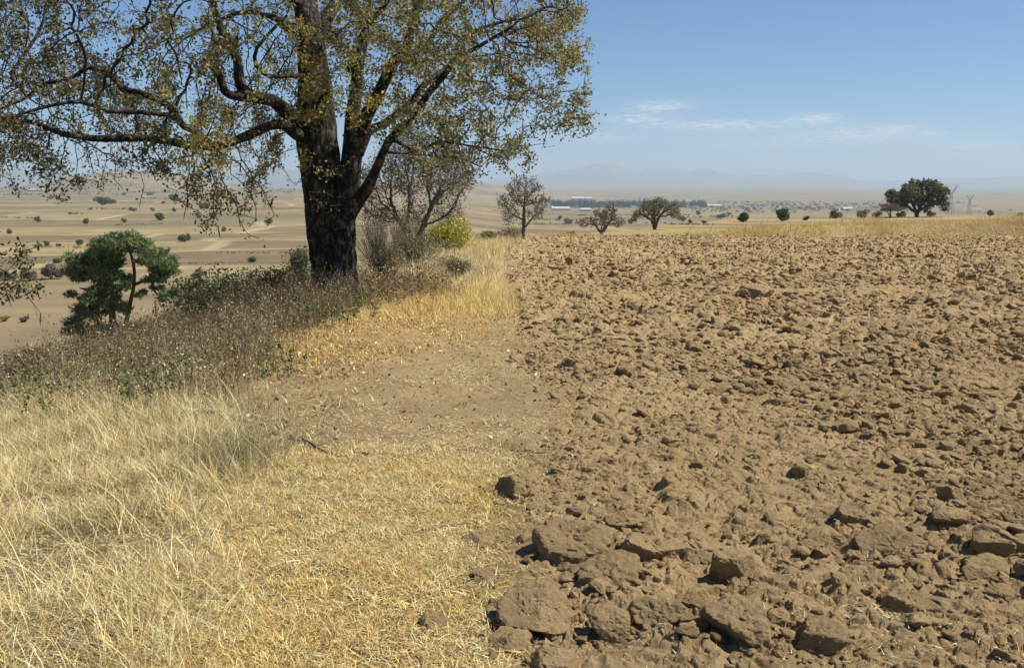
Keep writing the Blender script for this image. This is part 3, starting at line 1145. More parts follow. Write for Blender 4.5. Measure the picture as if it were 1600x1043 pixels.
# tangled dry weeds on the bank under the oak
def weeds(g, x, y, hgt, stem_cols, leaf_cols, seed_col=None, nl=14, leaf=.03, sw=.006, seedp=.4):
    n = len(x)
    P0 = on_ground(x, y, -.02)
    az = rng.uniform(0, 6.28, n)
    ln = np.abs(rng.normal(.25, .25, n))
    ribbons(g, P0, az, ln, hgt, np.full(n, sw), vary(pick(stem_cols, n), n, .2), 3)
    for q in range(4):
        t = rng.uniform(.2, .8, n)
        b = P0 + np.stack([np.cos(az) * np.sin(ln) * t ** 1.5 * hgt, np.sin(az) * np.sin(ln) * t ** 1.5 * hgt, np.cos(ln) * t * hgt], 1)
        L = hgt * rng.uniform(.25, .5, n)
        a2 = rng.uniform(0, 6.28, n)
        l2 = rng.uniform(.4, 1.1, n)
        ribbons(g, b, a2, l2, L, np.full(n, sw * .7), vary(pick(stem_cols, n), n, .2), 2)
        for w in range(max(1, nl // 4)):
            tt = rng.uniform(.2, 1, n)
            c = b + np.stack([np.cos(a2) * np.sin(l2) * tt ** 1.5 * L, np.sin(a2) * np.sin(l2) * tt ** 1.5 * L, np.cos(l2) * tt * L], 1) + rng.normal(0, .015, (n, 3))
            flakes(g, c, leaf * rng.uniform(.6, 1.4, n), vary(pick(leaf_cols, n), n, .3))
        if seed_col is not None:
            k = rng.uniform(size=n) < seedp
            e = (b + np.stack([np.cos(a2) * np.sin(l2) * L, np.sin(a2) * np.sin(l2) * L, np.cos(l2) * L], 1))[k]
            flakes(g, e, rng.uniform(.009, .020, len(e)), vary(seed_col, len(e), .15), .9)


bank = [(-200, 640), (-200, 560), (60, 545), (250, 500), (440, 470), (520, 476), (500, 520), (430, 600), (300, 650), (100, 640)]
g = Geo()
x, y = scatter([(-330, 640), (-260, 520), (60, 525), (250, 490), (420, 468), (530, 470), (560, 490), (480, 530), (400, 600), (300, 640), (100, 625)], 95, .11, 17.0)
n = len(x)
dz = fbm2(x * .6, y * .6, 2, 131)
weeds(g, x, y, rng.uniform(.25, .62, n) * (.5 + 1.0 * dz), SHADED_BROWN + BROWN + GREY, SHADED_BROWN + BROWN + BROWN + [(.24, .20, .09), (.40, .31, .16), (.46, .36, .19)], (.50, .46, .36), 16, .021, .0055, .22)
o = g.build('dry_weeds', M_GRASS)
tag(o, 'brown dry weeds, darkened by painted shade, with pale seed heads on the bank under the oak', 'weeds', kind='stuff')
print('weeds', g.n)
g = Geo()
x, y = scatter([(-260, 660), (-200, 580), (200, 560), (420, 570), (480, 560), (400, 620), (330, 670), (100, 680)], 60)
n = len(x)
weeds(g, x, y, rng.uniform(.2, .5, n), STRAW + GREY + BROWN, STRAW + GREY + BROWN, (.60, .54, .40), 10, .017, .0045, .25)
x, y = scatter([(570, 470), (560, 420), (620, 395), (690, 392), (700, 440), (660, 475)], 8)
n = len(x)
weeds(g, x, y, rng.uniform(.3, .7, n), BROWN + GREY, BROWN + GREY + STRAW, (.5, .45, .36), 8, .04, .008, .2)
x, y = scatter([(560, 500), (560, 455), (640, 450), (700, 450), (680, 480), (620, 490)], 30)
n = len(x)
weeds(g, x, y, rng.uniform(.25, .5, n), BROWN + GREY, BROWN + GREY + ORANGE, None, 12, .04, .007, .3)
o = g.build('mixed_weeds', M_GRASS)
tag(o, 'thin grey and straw-coloured weeds around the oak and along the bank', 'weeds', kind='stuff')
g = Geo()
for poly, dens, hh in (([(-160, 690), (-120, 590), (130, 592), (160, 640), (40, 670)], 20, (.2, .42)), ([(200, 650), (205, 625), (240, 625), (235, 650)], 120, (.3, .5)),
                       ([(460, 520), (470, 488), (560, 478), (570, 495), (530, 512)], 34, (.2, .45)), ([(390, 600), (400, 575), (440, 565), (440, 590)], 50, (.15, .3))):
    x, y = scatter(poly, dens)
    n = len(x)
    weeds(g, x, y, rng.uniform(*hh, n), GREEN, GREEN + [(.20, .19, .08)], None, 20, .036, .005)
o = g.build('green_weeds', M_FOL)
tag(o, 'patches of low green weeds among the dry grass on the left', 'weeds', kind='stuff')


# ------------------------------------------------------------------ trees
def colonise(pos, par, att, step, infl, kill, iters, trop=(0, 0, 0), jit=.12, seed=1):
    r_ = np.random.default_rng(seed)
    pos = [np.asarray(p, float) for p in pos]
    par = list(par)
    att = np.asarray(att, float)
    alive = np.ones(len(att), bool)
    best = np.full(len(att), 1e9)
    bi = np.zeros(len(att), int)
    new = np.array(pos)
    base = 0
    used = {}
    trop = np.asarray(trop, float)
    for it in range(iters):
        for c in range(0, len(new), 400):
            blk = new[c:c + 400]
            d = np.linalg.norm(att[:, None] - blk[None], axis=2)
            j = d.argmin(1)
            dj = d[np.arange(len(att)), j]
            k = dj < best
            best[k] = dj[k]
            bi[k] = base + c + j[k]
        base = len(pos)
        alive &= best > kill
        act = alive & (best < infl)
        if not act.any():
            break
        idx = np.nonzero(act)[0]
        P_ = np.array(pos)
        d = att[idx] - P_[bi[idx]]
        d /= np.linalg.norm(d, axis=1)[:, None]
        nodes, inv = np.unique(bi[idx], return_inverse=True)
        acc = np.zeros((len(nodes), 3))
        np.add.at(acc, inv, d)
        new = []
        for q, nd in enumerate(nodes):
            v = acc[q]
            l = np.linalg.norm(v)
            v = v / (l + 1e-6) + trop + r_.normal(0, jit, 3)
            v /= np.linalg.norm(v)
            c = used.get(nd, 0)
            if c > 3:
                continue
            used[nd] = c + 1
            new.append(P_[nd] + v * step)
            par.append(int(nd))
        if not new:
            break
        pos.extend(new)
        new = np.array(new)
    return np.array(pos), np.array(par)


def pipe_radii(par, n, r0, ex=2.4, fixed=None):
    acc = np.zeros(n)
    kids = [[] for _ in range(n)]
    for i in range(n):
        if par[i] >= 0:
            kids[par[i]].append(i)
    rad = np.zeros(n)
    for i in range(n - 1, -1, -1):
        rad[i] = r0 if not kids[i] else (sum(rad[c] ** ex for c in kids[i])) ** (1 / ex)
    return rad, kids


def chains(par, kids, rad, start=0):
    """split a branch graph into tubes"""
    out = []
    n = len(par)
    for i in range(start, n):
        p = par[i]
        if p >= start and kids[p] and max(kids[p], key=lambda c: rad[c]) == i:
            continue
        ch = ([p] if p >= 0 else []) + [i]
        c = i
        while True:
            ks = [q for q in kids[c] if q >= start]
            if not ks:
                break
            c = max(ks, key=lambda q: rad[q])
            ch.append(c)
        out.append(ch)
    return out


def skeleton_geo(pos, par, rad, kids, g_thick, g_thin, thin, col_t, start=0, bump=.12):
    for ch in chains(par, kids, rad, start):
        if len(ch) < 2:
            continue
        p = pos[ch]
        r = np.maximum(rad[ch], 1e-4).copy()
        if len(ch) > 2 and par[ch[1]] == ch[0]:
            r[0] = r[1]
        big = r.max() > thin
        s = 9 if r.max() > thin * 3 else (6 if big else 3)
        tube(g_thick if big else g_thin, p, r, s, vary(col_t, 1, .12)[0], bump if big else 0)


def ell_points(n, c, rad, shell=.45, low=None):
    v = rand_dirs(n * 3)
    r = (shell ** 3 + (1 - shell ** 3) * rng.uniform(size=n * 3)) ** (1 / 3)
    p = np.asarray(c) + v * r[:, None] * np.asarray(rad)
    if low is not None:
        p = p[p[:, 2] > low]
    return p[:n]


def make_tree(name, label, cat, base, height, crown_w, n_att, leaf_n, leaf_size, leaf_cols, bark=(.10, .085, .07), trunk_r=None, clear=.25, forks=1, lean=0.0,
              group=None, twig_r=.008, mat=None, gaps=.5, dens=3, foliage_name='foliage', flat=1.0, lumps=9, lump_pts=None):
    """a broad-leaved tree: trunk and limbs grown towards a lumpy crown"""
    h = height
    cz_ = h * (clear + 1) / 2
    att = []
    for i in range(lumps):
        d = rand_dirs(1)[0]
        c = np.array([d[0] * crown_w * .30, d[1] * crown_w * .30, cz_ + d[2] * h * (1 - clear) * .26])
        rr_ = rng.uniform(.55, 1.1)
        att.append(ell_points(n_att // lumps, c, (crown_w * .24 * rr_, crown_w * .24 * rr_, h * (1 - clear) * .26 * rr_ * flat), .2))
    if lump_pts:
        att = [ell_points(int(n_att * q[2] ** 3 / sum(k[2] ** 3 for k in lump_pts)) + 8, (q[0], rng.normal(0, crown_w * .14), q[1]), (q[2], q[2] * 1.2, q[2] * .8), .3) for q in lump_pts]
    att = np.concatenate(att)
    att = att[(att[:, 2] > h * clear * .7)]
    st = max(h * .03, .06)
    pos, par = [], []
    for f in range(forks):
        a = f * 6.28 / forks + rng.uniform(0, 1)
        prev = -1
        for q in range(int(h * (clear + .12) / st) + 2):
            t = q * st
            off = (t * .25 if forks > 1 else t * .06)
            pos.append(np.array([math.cos(a) * off + lean * t + rng.normal(0, st * .12), math.sin(a) * off + rng.normal(0, st * .12), t - .1]))
            par.append(prev)
            prev = len(pos) - 1
    pos, par = colonise(pos, par, att, st, h * .5, st * 1.6, 90, (0, 0, .08), .2, int(rng.integers(1e6)))
    n = len(pos)
    rad, kids = pipe_radii(par, n, twig_r)
    tr = trunk_r or h * .025
    mx = rad.max()
    rad = np.where(rad > twig_r * 1.5, twig_r + (rad - twig_r) * (tr - twig_r) / (mx - twig_r + 1e-9), rad)
    root = empty(name, base, label, cat, group)
    gt, gn = Geo(), Geo()
    skeleton_geo(pos, par, rad, kids, gt, gn, twig_r * 2.2, bark)
    # flare at the foot
    gt.build('trunk', M_TWIG, root, True)
    # bare twigs at the tips
    tips = np.array([i for i in range(n) if rad[i] <= twig_r * 1.6])
    if len(tips):
        for q in range(dens):
            a = pos[tips]
            d = rand_dirs(len(tips))
            d[:, 2] += .25
            L = st * rng.uniform(1.0, 2.6, len(tips))
            b = a + d * L[:, None]
            s = np.cross(d, rand_dirs(len(tips)))
            s /= np.linalg.norm(s, axis=1)[:, None] + 1e-9
            w = twig_r * .8
            V = np.stack([a - s * w, a + s * w, b], 1).reshape(-1, 3)
            gn.add(V, np.arange(len(V)).reshape(-1, 3), None, np.repeat(vary(bark, len(tips), .2), 3, 0))
        gn.build('twigs', M_TWIG, root)
        if leaf_n:
            gl = Geo()
            k = rng.choice(tips, leaf_n)
            cl = hsh(k // 9, k * 0, 0, 3)
            keep = cl > gaps * .6
            k = k[keep]
            p = pos[k] + rng.normal(0, st * 1.1, (len(k), 3))
            p[:, 2] = np.maximum(p[:, 2], .1)
            flakes(gl, p, leaf_size * rng.uniform(.6, 1.3, len(k)), vary(pick(leaf_cols, len(k)), len(k), .28))
            gl.build(foliage_name, mat or M_FOL, root)
    return root


def gp(px, py, Y=None):
    """ground point below a photo pixel"""
    if Y is None:
        p = hit(px, py)
    else:
        p = P(px, py, Y)
    return Vector((p[0], p[1], gz(p[0], p[1])))


# ---- the big oak
OY = 17.0
oak_base = gp(525, 456, OY)
oak = empty('oak_tree', oak_base, 'big spreading oak with dark forked trunk and thin olive-gold leaves', 'tree')
OB = np.array(oak_base)

# trunk: two fused stems with a deep groove
ztop = P(515, 262, OY)[2]
zb = OB[2] - .25
rows = np.linspace(0, 1, 110)
th = np.linspace(0, 2 * math.pi, 144, endpoint=False)
cut, sut = np.cos(th), np.sin(th)
TV = []
for t in rows:
    z = zb + (ztop - zb) * t
    ctr = np.array([P(524 - 8 * t, 400, OY)[0], OY])
    la, lc = .265 + .035 * t, np.array([-.115 - .08 * t, .02])
    ra, rc = .21 - .02 * t, np.array([.165 + .13 * t, -.10 + .05 * t])
    fl = math.exp(-max(0, (z - OB[2])) / .28)

    def ext(c, a):
        al = c[0] * cut + c[1] * sut
        pe = c[0] * sut - c[1] * cut
        q = a * a - pe * pe
        return np.where(q > 0, al + np.sqrt(np.maximum(q, 0)), .02)
    e1, e2 = ext(lc, la), ext(rc, ra)
    e = np.log(np.exp(e1 * 22) + np.exp(e2 * 22)) / 22
    e = e * (1 + fl * (.22 + .22 * np.cos(th * 5 + .6)))
    x, y = ctr[0] + cut * e, ctr[1] + sut * e
    p = np.stack([x, y, np.full(len(th), z)], 1)
    rid = np.abs(fbm3(p * np.array([9, 9, 1.3]), 3, 401) - .5) * 2
    rid2 = fbm3(p * np.array([3, 3, .9]), 2, 402) - .5
    e = e - .055 * (1 - rid) ** 3 + .05 * rid2 + .012 * (fbm3(p * 30, 2, 403) - .5)
    TV.append(np.stack([ctr[0] + cut * e, ctr[1] + sut * e, np.full(len(th), z)], 1))
TV = np.concatenate(TV)
nth = len(th)
i = np.arange(len(rows) - 1)[:, None] * nth
j = np.arange(nth)[None]
tq = np.stack([i + j, i + (j + 1) % nth, i + nth + (j + 1) % nth, i + nth + j], -1).reshape(-1, 4)
TV = np.concatenate([TV, [[P(516, 262, OY)[0], OY, ztop + .05]]])
tt = np.stack([(len(rows) - 1) * nth + np.arange(nth), (len(rows) - 1) * nth + (np.arange(nth) + 1) % nth, np.full(nth, len(TV) - 1)], -1)
mesh_obj('trunk', TV - OB, tt, tq, None, M_BARK, oak, True)

S_ = OY / F_PX          # metres per photo pixel at the oak


def limb_path(pts):
    p = np.array([P(a, b, c) for a, b, c, r in pts])
    r = np.array([q[3] * q[2] / F_PX for q in pts])
    return smooth_path(p, r, .16)


LIMBS = [  # photo x, y, forward distance, radius in photo px
    # left stem, rising out of the frame
    [(514, 385, 17.0, 20), (509, 335, 17.0, 27), (503, 275, 17.0, 31), (497, 230, 17.0, 31), (493, 180, 17.0, 29), (490, 120, 17.1, 24), (484, 60, 17.2, 20), (478, 0, 17.3, 17), (470, -90, 17.5, 14), (455, -190, 17.6, 13), (430, -290, 17.8, 8), (410, -370, 17.9, 4)],
    # right stem
    [(545, 330, 16.9, 24), (548, 270, 16.85, 23), (553, 230, 16.8, 20), (572, 180, 16.7, 16), (594, 138, 16.6, 13), (612, 100, 16.5, 12), (632, 80, 16.4, 11), (641, 45, 16.4, 10), (652, 0, 16.3, 9), (672, -80, 16.2, 7), (700, -170, 16.0, 4)],
    # right side limbs
    [(532, 400, 16.97, 6), (545, 345, 16.93, 12), (572, 296, 16.8, 14), (586, 268, 16.5, 11), (610, 217, 16.2, 9), (638, 189, 16.0, 8), (666, 150, 15.8, 7.5), (690, 122, 15.6, 7), (716, 92, 15.4, 6), (752, 70, 15.2, 4.5), (800, 42, 15.0, 3)],
    [(560, 240, 16.8, 13), (574, 206, 17.0, 10), (596, 196, 17.2, 9), (638, 164, 17.5, 8), (666, 129, 17.8, 7.5), (704, 101, 18.2, 6.5), (715, 70, 18.4, 5), (752, 45, 18.8, 4), (810, 25, 19.2, 3)],
    [(605, 222, 16.2, 5), (617, 221, 16.0, 4.5), (645, 236, 15.7, 4), (690, 224, 15.3, 3), (740, 228, 15.0, 2), (790, 236, 14.8, 1.4)],
    [(596, 236, 16.3, 4), (625, 240, 16.4, 3.2), (708, 245, 16.7, 2.4), (750, 262, 16.9, 1.5)],
    [(612, 100, 16.5, 8), (640, 86, 17.0, 7), (668, 70, 17.4, 6), (690, 30, 17.9, 5), (725, 0, 18.4, 4), (770, -50, 19.0, 2.5)],
    [(538, 350, 17.2, 14), (545, 265, 17.2, 19), (549, 200, 17.25, 17), (556, 140, 17.3, 14), (564, 80, 17.4, 11), (578, 15, 17.5, 8), (590, -70, 17.6, 4)],
    [(545, 110, 17.0, 7), (561, 62, 16.6, 6), (580, 34, 16.2, 5.5), (604, 5, 15.8, 5), (640, -60, 15.2, 3)],
    # big left limb with its upright fork
    [(478, 200, 16.9, 18), (452, 178, 16.7, 16), (425, 158, 16.5, 14), (400, 152, 16.4, 13), (380, 142, 16.3, 13), (374, 118, 16.3, 11), (371, 92, 16.2, 10), (352, 62, 16.1, 9), (335, 25, 16.0, 8), (322, -40, 15.8, 6), (300, -120, 15.6, 3)],
    [(388, 152, 16.35, 11), (366, 150, 16.2, 9.5), (352, 142, 16.1, 9), (344, 120, 16.0, 8.5), (330, 101, 15.9, 8), (333, 86, 15.9, 7), (336, 70, 15.9, 5.5), (328, 46, 15.8, 3)],
    [(478, 122, 17.0, 6), (450, 120, 16.6, 5), (422, 119, 16.4, 4.6), (400, 102, 16.2, 4.4), (400, 76, 16.1, 4), (428, 44, 16.0, 3.5), (446, 26, 15.9, 2.5)],
    # low left limb reaching out over the bank
    [(474, 215, 16.8, 14), (452, 200, 16.5, 12), (430, 194, 16.2, 11), (375, 216, 15.6, 10), (328, 231, 15.2, 9.5), (272, 222, 14.8, 9), (225, 219, 14.6, 8), (175, 216, 14.4, 7.5), (125, 211, 14.2, 7), (78, 202, 14.1, 6), (41, 190, 14.0, 5), (-10, 194, 13.9, 4), (-80, 215, 13.8, 3), (-160, 260, 13.7, 1.6)],
    [(330, 228, 15.2, 8), (300, 206, 15.3, 8), (278, 188, 15.5, 8), (262, 161, 15.8, 7.5), (219, 145, 16.1, 7), (190, 137, 16.3, 6.5), (169, 116, 16.5, 6), (137, 106, 16.7, 5), (112, 122, 16.8, 4.4), (62, 134, 17.0, 4), (41, 153, 17.1, 3.2), (-20, 178, 17.3, 2), (-90, 190, 17.5, 1.4)],
    [(282, 192, 15.5, 6), (262, 180, 15.2, 5.5), (219, 175, 14.9, 5.2), (175, 172, 14.6, 5), (125, 159, 14.3, 4.4), (62, 169, 14.0, 3.6), (10, 186, 13.8, 2.8), (-60, 200, 13.6, 1.6)],
    [(42, 150, 17.0, 4), (20, 120, 17.2, 4), (40, 82, 17.4, 3.5), (60, 50, 17.6, 3), (70, 0, 17.8, 2), (80, -60, 18, 1.4)],
    [(-250, 120, 12.6, 8), (-190, 240, 12.4, 4.5), (-130, 330, 12.3, 2.8), (-60, 385, 12.2, 1.8), (5, 428, 12.2, 1.2), (40, 462, 12.2, .9), (64, 488, 12.2, .5)],
    # limbs behind and above, mostly out of the frame
    [(495, 60, 17.2, 15), (520, 10, 18.0, 13), (560, -60, 18.8, 10), (610, -140, 19.6, 7), (650, -210, 20.2, 3)],
    [(482, 20, 17.3, 14), (430, -40, 16.8, 11), (360, -110, 16.2, 8), (280, -170, 15.6, 6), (180, -210, 15.2, 4), (80, -220, 15, 2)],
    [(480, -20, 17.4, 13), (420, -70, 18.5, 10), (330, -120, 19.6, 8), (220, -150, 20.4, 6), (100, -140, 21, 4), (-20, -110, 21.4, 2)],
    [(488, 100, 17.2, 12), (470, 60, 18.4, 9), (430, 30, 19.6, 7), (380, 20, 20.6, 5), (320, 40, 21.4, 3)],
    [(480, -60, 17.4, 11), (500, -130, 16.4, 9), (540, -190, 15.4, 6), (600, -240, 14.6, 3)],
    [(-90, -40, 15.0, 10), (-160, 20, 14.0, 10), (-250, 120, 12.6, 9)],
    [(280, -170, 15.6, 9), (120, -150, 15.4, 10), (-90, -40, 15.0, 10)],
]
pos, par, lrad = [], [], []
gl_limbs = []
for li, pts in enumerate(LIMBS):
    p, r = limb_path(pts)
    r = r * (1.0 if li == 0 else (.68 if li < 9 else .70))
    p = p + np.concatenate([[np.zeros(3)], (fbm3(p[1:] * 1.7, 2, 410)[:, None] - .5) * .10 * np.ones(3)])
    gl = Geo()
    tube(gl, p - OB, r, 22 if r.max() > .12 else (14 if r.max() > .06 else 9), (.1, .1, .1), .14, 420 + li, 5.0)
    gl.build('limb', M_BARK, oak, True)
    prev = -1
    for q in range(len(p)):
        if r[q] < .14:
            pos.append(p[q]), par.append(prev), lrad.append(r[q])
            prev = len(pos) - 1
n_fixed = len(pos)

# the crown's volume
TX = np.array([-300, -100, 0, 60, 130, 200, 250, 300, 360, 420, 450, 480, 520, 560, 600, 660, 720, 780, 830, 880, 930, 960])
TY = np.array([330, 320, 300, 310, 305, 285, 300, 340, 380, 360, 260, 160, 150, 150, 235, 285, 310, 285, 255, 225, 205, 120])
n_try = 60000
x = rng.uniform(-15.5, 2.0, n_try)
y = rng.uniform(10.2, 24.5, n_try)
z = rng.uniform(.4, 9.5, n_try)
cxx, czz = -4.2, 4.6
ex = np.where(x > cxx, 5.6, 10.5)
e2 = ((x - cxx) / ex) ** 2 + ((y - 17.2) / 6.8) ** 2 + np.where(z > czz, ((z - czz) / 4.6) ** 2, ((z - czz) / 4.8) ** 2)
ppx = 800 + x / 17 * F_PX
zlow = CAM_Z - (np.interp(ppx, TX, TY) - HORIZON) / F_PX * 17
core = ((x - cxx) / ex) ** 2 + ((y - 17.2) / 6.8) ** 2
zlow = zlow + 1.1 * rng.uniform(size=n_try) ** 2 + np.where((np.abs(x + 3.2) < 1.4) & (y > 14.6), .8, 0)
lump = fbm3(np.stack([x, y, z], 1) * .75, 2, 431)
k = (e2 < 1.0) & (z > zlow) & (lump > .47) & (rng.uniform(size=n_try) < np.where(z > 5.6, .45, 1.0)) & (e2 > .12)
k &= rng.uniform(size=n_try) < np.where(y > 19.5, .55, 1)
att = np.stack([x, y, z], 1)[k]
# leaf sprays in front of the stems, the hanging golden sprays, and the drooping spray at the far left
extra = [ell_points(150, P(515, 110, 15.6), (.5, .5, .6), .1), ell_points(110, P(530, 50, 15.5), (.5, .5, .5), .1), ell_points(50, P(500, 160, 15.9), (.35, .3, .3), .1),
         ell_points(70, P(548, 165, 16.3), (.25, .3, .5), .1), ell_points(60, P(350, 325, 15.0), (.45, .4, .45), .1), ell_points(150, P(385, 285, 15.2), (.55, .5, .7), .1), ell_points(90, P(300, 290, 14.9), (.4, .5, .6), .1), ell_points(70, P(400, 345, 15.2), (.35, .3, .45), .1),
         ell_points(60, P(300, 220, 14.9), (.8, .4, .25), .1), ell_points(60, P(370, 215, 15.4), (.6, .4, .25), .1),
         ell_points(70, P(20, 392, 12.2), (.35, .4, .35), .1), ell_points(40, P(20, 440, 12.2), (.35, .3, .3), .1), ell_points(40, P(490, 285, 16.3), (.25, .15, .45), .1)]
extra += [ell_points(34, P(a, 245 + 22 * math.sin(a), 14.2), (.16, .2, .5), .1) for a in range(5, 300, 24)]
extra += [ell_points(60, P(a, b, c), (.6, .6, .45), .1) for a, b, c in ((720, 250, 15.4), (785, 245, 15.8), (845, 195, 16), (885, 150, 16.5), (830, 80, 16), (865, 60, 17), (760, 190, 16), (885, 185, 16.4), (660, 270, 15.6), (700, 40, 15.2), (850, 20, 15.5))]
att = np.concatenate([att] + extra)
if len(att) > 6200:
    att = att[rng.choice(len(att), 6200, replace=False)]
print('oak attractors', len(att))
pos, par = colonise(pos, par, att, .17, 1.7, .20, 70, (0, 0, -.03), .22, 77)
n = len(pos)
rad, kids = pipe_radii(par, n, .0055)
rad = np.minimum(rad, .05)
for i in range(n_fixed):
    rad[i] = 10.0
for i in range(n_fixed, n):
    if par[i] < n_fixed:
        rad[i] = min(rad[i], lrad[par[i]] * .8)
    else:
        rad[i] = min(rad[i], rad[par[i]])
ga, gb = Geo(), Geo()
rad2 = rad.copy()
rad2[:n_fixed] = .012
skeleton_geo(pos - OB, par, rad2, kids, ga, gb, .012, (.055, .047, .037), n_fixed, .15)
ga.build('branches', M_TWIG, oak, True)
gb.build('twigs', M_TWIG, oak)
# leaves
tips = np.array([i for i in range(n_fixed, n) if rad[i] < .011])
rep = 46
kk = np.repeat(tips, rep)
kk = kk[rng.uniform(size=len(kk)) < (.05 + 1.0 * smooth(.42, .60, fbm3(pos[kk] * 1.9, 2, 451))) * (1 - .3 * smooth(-4, -7, pos[kk][:, 0]))]
lp = pos[kk] + rng.normal(0, .065, (len(kk), 3)) + np.array([0, 0, -.03])
ppx, ppy = proj(lp)
OL = np.array([(.195, .18, .065), (.25, .22, .08), (.155, .145, .06), (.33, .28, .11), (.115, .11, .05)])
c = OL[rng.choice(5, len(kk), p=[.28, .22, .2, .15, .15])]
gold = fbm3(lp * .8, 2, 441)
c = np.where((gold > .56)[:, None], pick([(.34, .28, .075), (.29, .245, .07), (.38, .31, .095)], len(kk)), c)
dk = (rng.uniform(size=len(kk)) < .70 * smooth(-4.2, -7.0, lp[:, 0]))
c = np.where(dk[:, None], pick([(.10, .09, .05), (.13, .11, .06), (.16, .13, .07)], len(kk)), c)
gl = Geo()
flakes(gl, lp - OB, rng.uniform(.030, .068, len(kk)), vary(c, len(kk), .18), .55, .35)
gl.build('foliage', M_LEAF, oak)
print('oak nodes', n, 'leaves', len(kk))
# strands of hanging moss
gm = Geo()
cand = np.array([i for i in range(n) if pos[i][0] < -3.8 or rng.uniform() < .25])
kk = rng.choice(cand, 2400)
p0 = pos[kk]
L = rng.uniform(.06, .30, len(kk))
w = rng.uniform(.006, .014, len(kk))
dd = rng.normal(0, .02, (len(kk), 2))
a = rng.uniform(0, 3.14, len(kk))
s = np.stack([np.cos(a) * w, np.sin(a) * w, 0 * w], 1)
mid = p0 + np.stack([dd[:, 0], dd[:, 1], -L * .5], 1)
end = p0 + np.stack([dd[:, 0] * 2, dd[:, 1] * 2, -L], 1)
V = np.stack([p0 - s * .5, p0 + s * .5, mid + s, mid - s, end], 1).reshape(-1, 3) - OB
b = (np.arange(len(kk)) * 5)[:, None]
gm.add(V, b + np.array([[3, 2, 4]]), b + np.array([[0, 1, 2, 3]]), np.repeat(vary((.07, .065, .05), len(kk), .2), 5, 0))
gm.build('hanging_moss', M_FOL, oak)


# ---- pine in the hollow on the left
def pine(base, sc):
    root = empty('pine_tree', base, 'dark green umbrella-topped pine below the bank on the left', 'tree')
    px0 = 172.0
    Y = base[1]
    m = Y / F_PX

    def q(a, b, dy=0):
        p = P(a, b, Y)
        return np.array([p[0], p[1] + dy, p[2]]) - np.array(base)
    g = Geo()
    zb_ = np.array([0, 0, -.4])
    p, r = smooth_path([zb_, q(176, 560), q(176, 500), q(172, 450), q(170, 410), q(172, 385)], np.array([13, 11, 9, 7, 5, 2.5]) * m * .6, .4)
    tube(g, p, r, 12, (.085, .055, .04), .12, 5)
    p, r = smooth_path([q(190, 540), q(202, 480), q(208, 452), q(210, 425), q(206, 402), q(200, 385)], np.array([7, 6, 5, 4.5, 4, 2]) * m * .55, .4)
    tube(g, p, r, 10, (.075, .045, .035), .12, 6)
    for pts in ([q(209, 445), q(222, 440), q(238, 438), q(252, 430)], [q(206, 405), q(225, 412), q(245, 405)], [q(171, 425), q(150, 415), q(128, 412)], [q(173, 460), q(150, 455), q(125, 450)],
                [q(172, 410), q(160, 395), q(145, 388)], [q(238, 438), q(240, 452), q(246, 460)]):
        p, r = smooth_path(pts, np.linspace(3, 1.2, len(pts)) * m, .3)
        tube(g, p, r, 7, (.08, .05, .04), .1, 7)
    g.build('trunk', M_TWIG, root, True)
    cl = []
    for i in range(76):                       # umbrella dome
        a = rng.uniform(-1, 1)
        px = 192 + a * 74
        top = 365 + 48 * a * a + rng.uniform(0, 6)
        cl.append((px, top + rng.uniform(4, 22), rng.uniform(9, 16), rng.normal(0, 22)))
    for i in range(12):
        cl.append((rng.uniform(122, 190), rng.uniform(398, 470), rng.uniform(7, 13), rng.normal(0, 20)))
    for i in range(12):
        cl.append((rng.uniform(230, 266), rng.uniform(405, 440), rng.uniform(7, 12), rng.normal(0, 15)))
    for i in range(10):
        cl.append((rng.uniform(115, 150), rng.uniform(398, 425), rng.uniform(7, 12), rng.normal(0, 15)))
    for i in range(62):                       # lower mass round the main stem
        yy = rng.uniform(400, 540)
        cl.append((rng.normal(164, 9 + .17 * (yy - 400)), yy, rng.uniform(9, 16), rng.normal(0, 18)))
    for i in range(17):
        cl.append((rng.uniform(112, 150), rng.uniform(455, 525), rng.uniform(9, 14), rng.normal(0, 18)))
    for i in range(9):
        cl.append((rng.uniform(222, 272), rng.uniform(448, 468), rng.uniform(6, 9), rng.normal(0, 15)))
    gf = Geo()
    for px, py, rp, dy in cl:
        c = q(px, py, dy * m)
        nn = int(18 + rp * rp * .34)
        p = c + rand_dirs(nn) * (rng.uniform(.1, 1.35, (nn, 1)) ** .7) * rp * m * np.array([1, 1, .62])
        col = vary(pick([(.135, .185, .068), (.105, .15, .055), (.19, .235, .09), (.08, .115, .046), (.16, .16, .08)], nn), nn, .35) * math.exp(rng.normal(0, .22))
        for k in range(7):
            d = rand_dirs(nn)
            d[:, 2] += .5
            d /= np.linalg.norm(d, axis=1)[:, None]
            L = rng.uniform(.14, .34, nn) * sc
            s_ = np.cross(d, rand_dirs(nn))
            s_ /= np.linalg.norm(s_, axis=1)[:, None] + 1e-9
            s_ *= .028 * sc
            V = np.stack([p - s_, p + s_, p + d * L[:, None]], 1).reshape(-1, 3)
            gf.add(V, np.arange(3 * nn).reshape(-1, 3), None, np.repeat(col, 3, 0))
    gf.build('foliage', M_FOL, root)
    return root


pp = P(176, 430, 62.0)
pine(Vector((pp[0], pp[1], gz(pp[0], pp[1]))), 1.0)

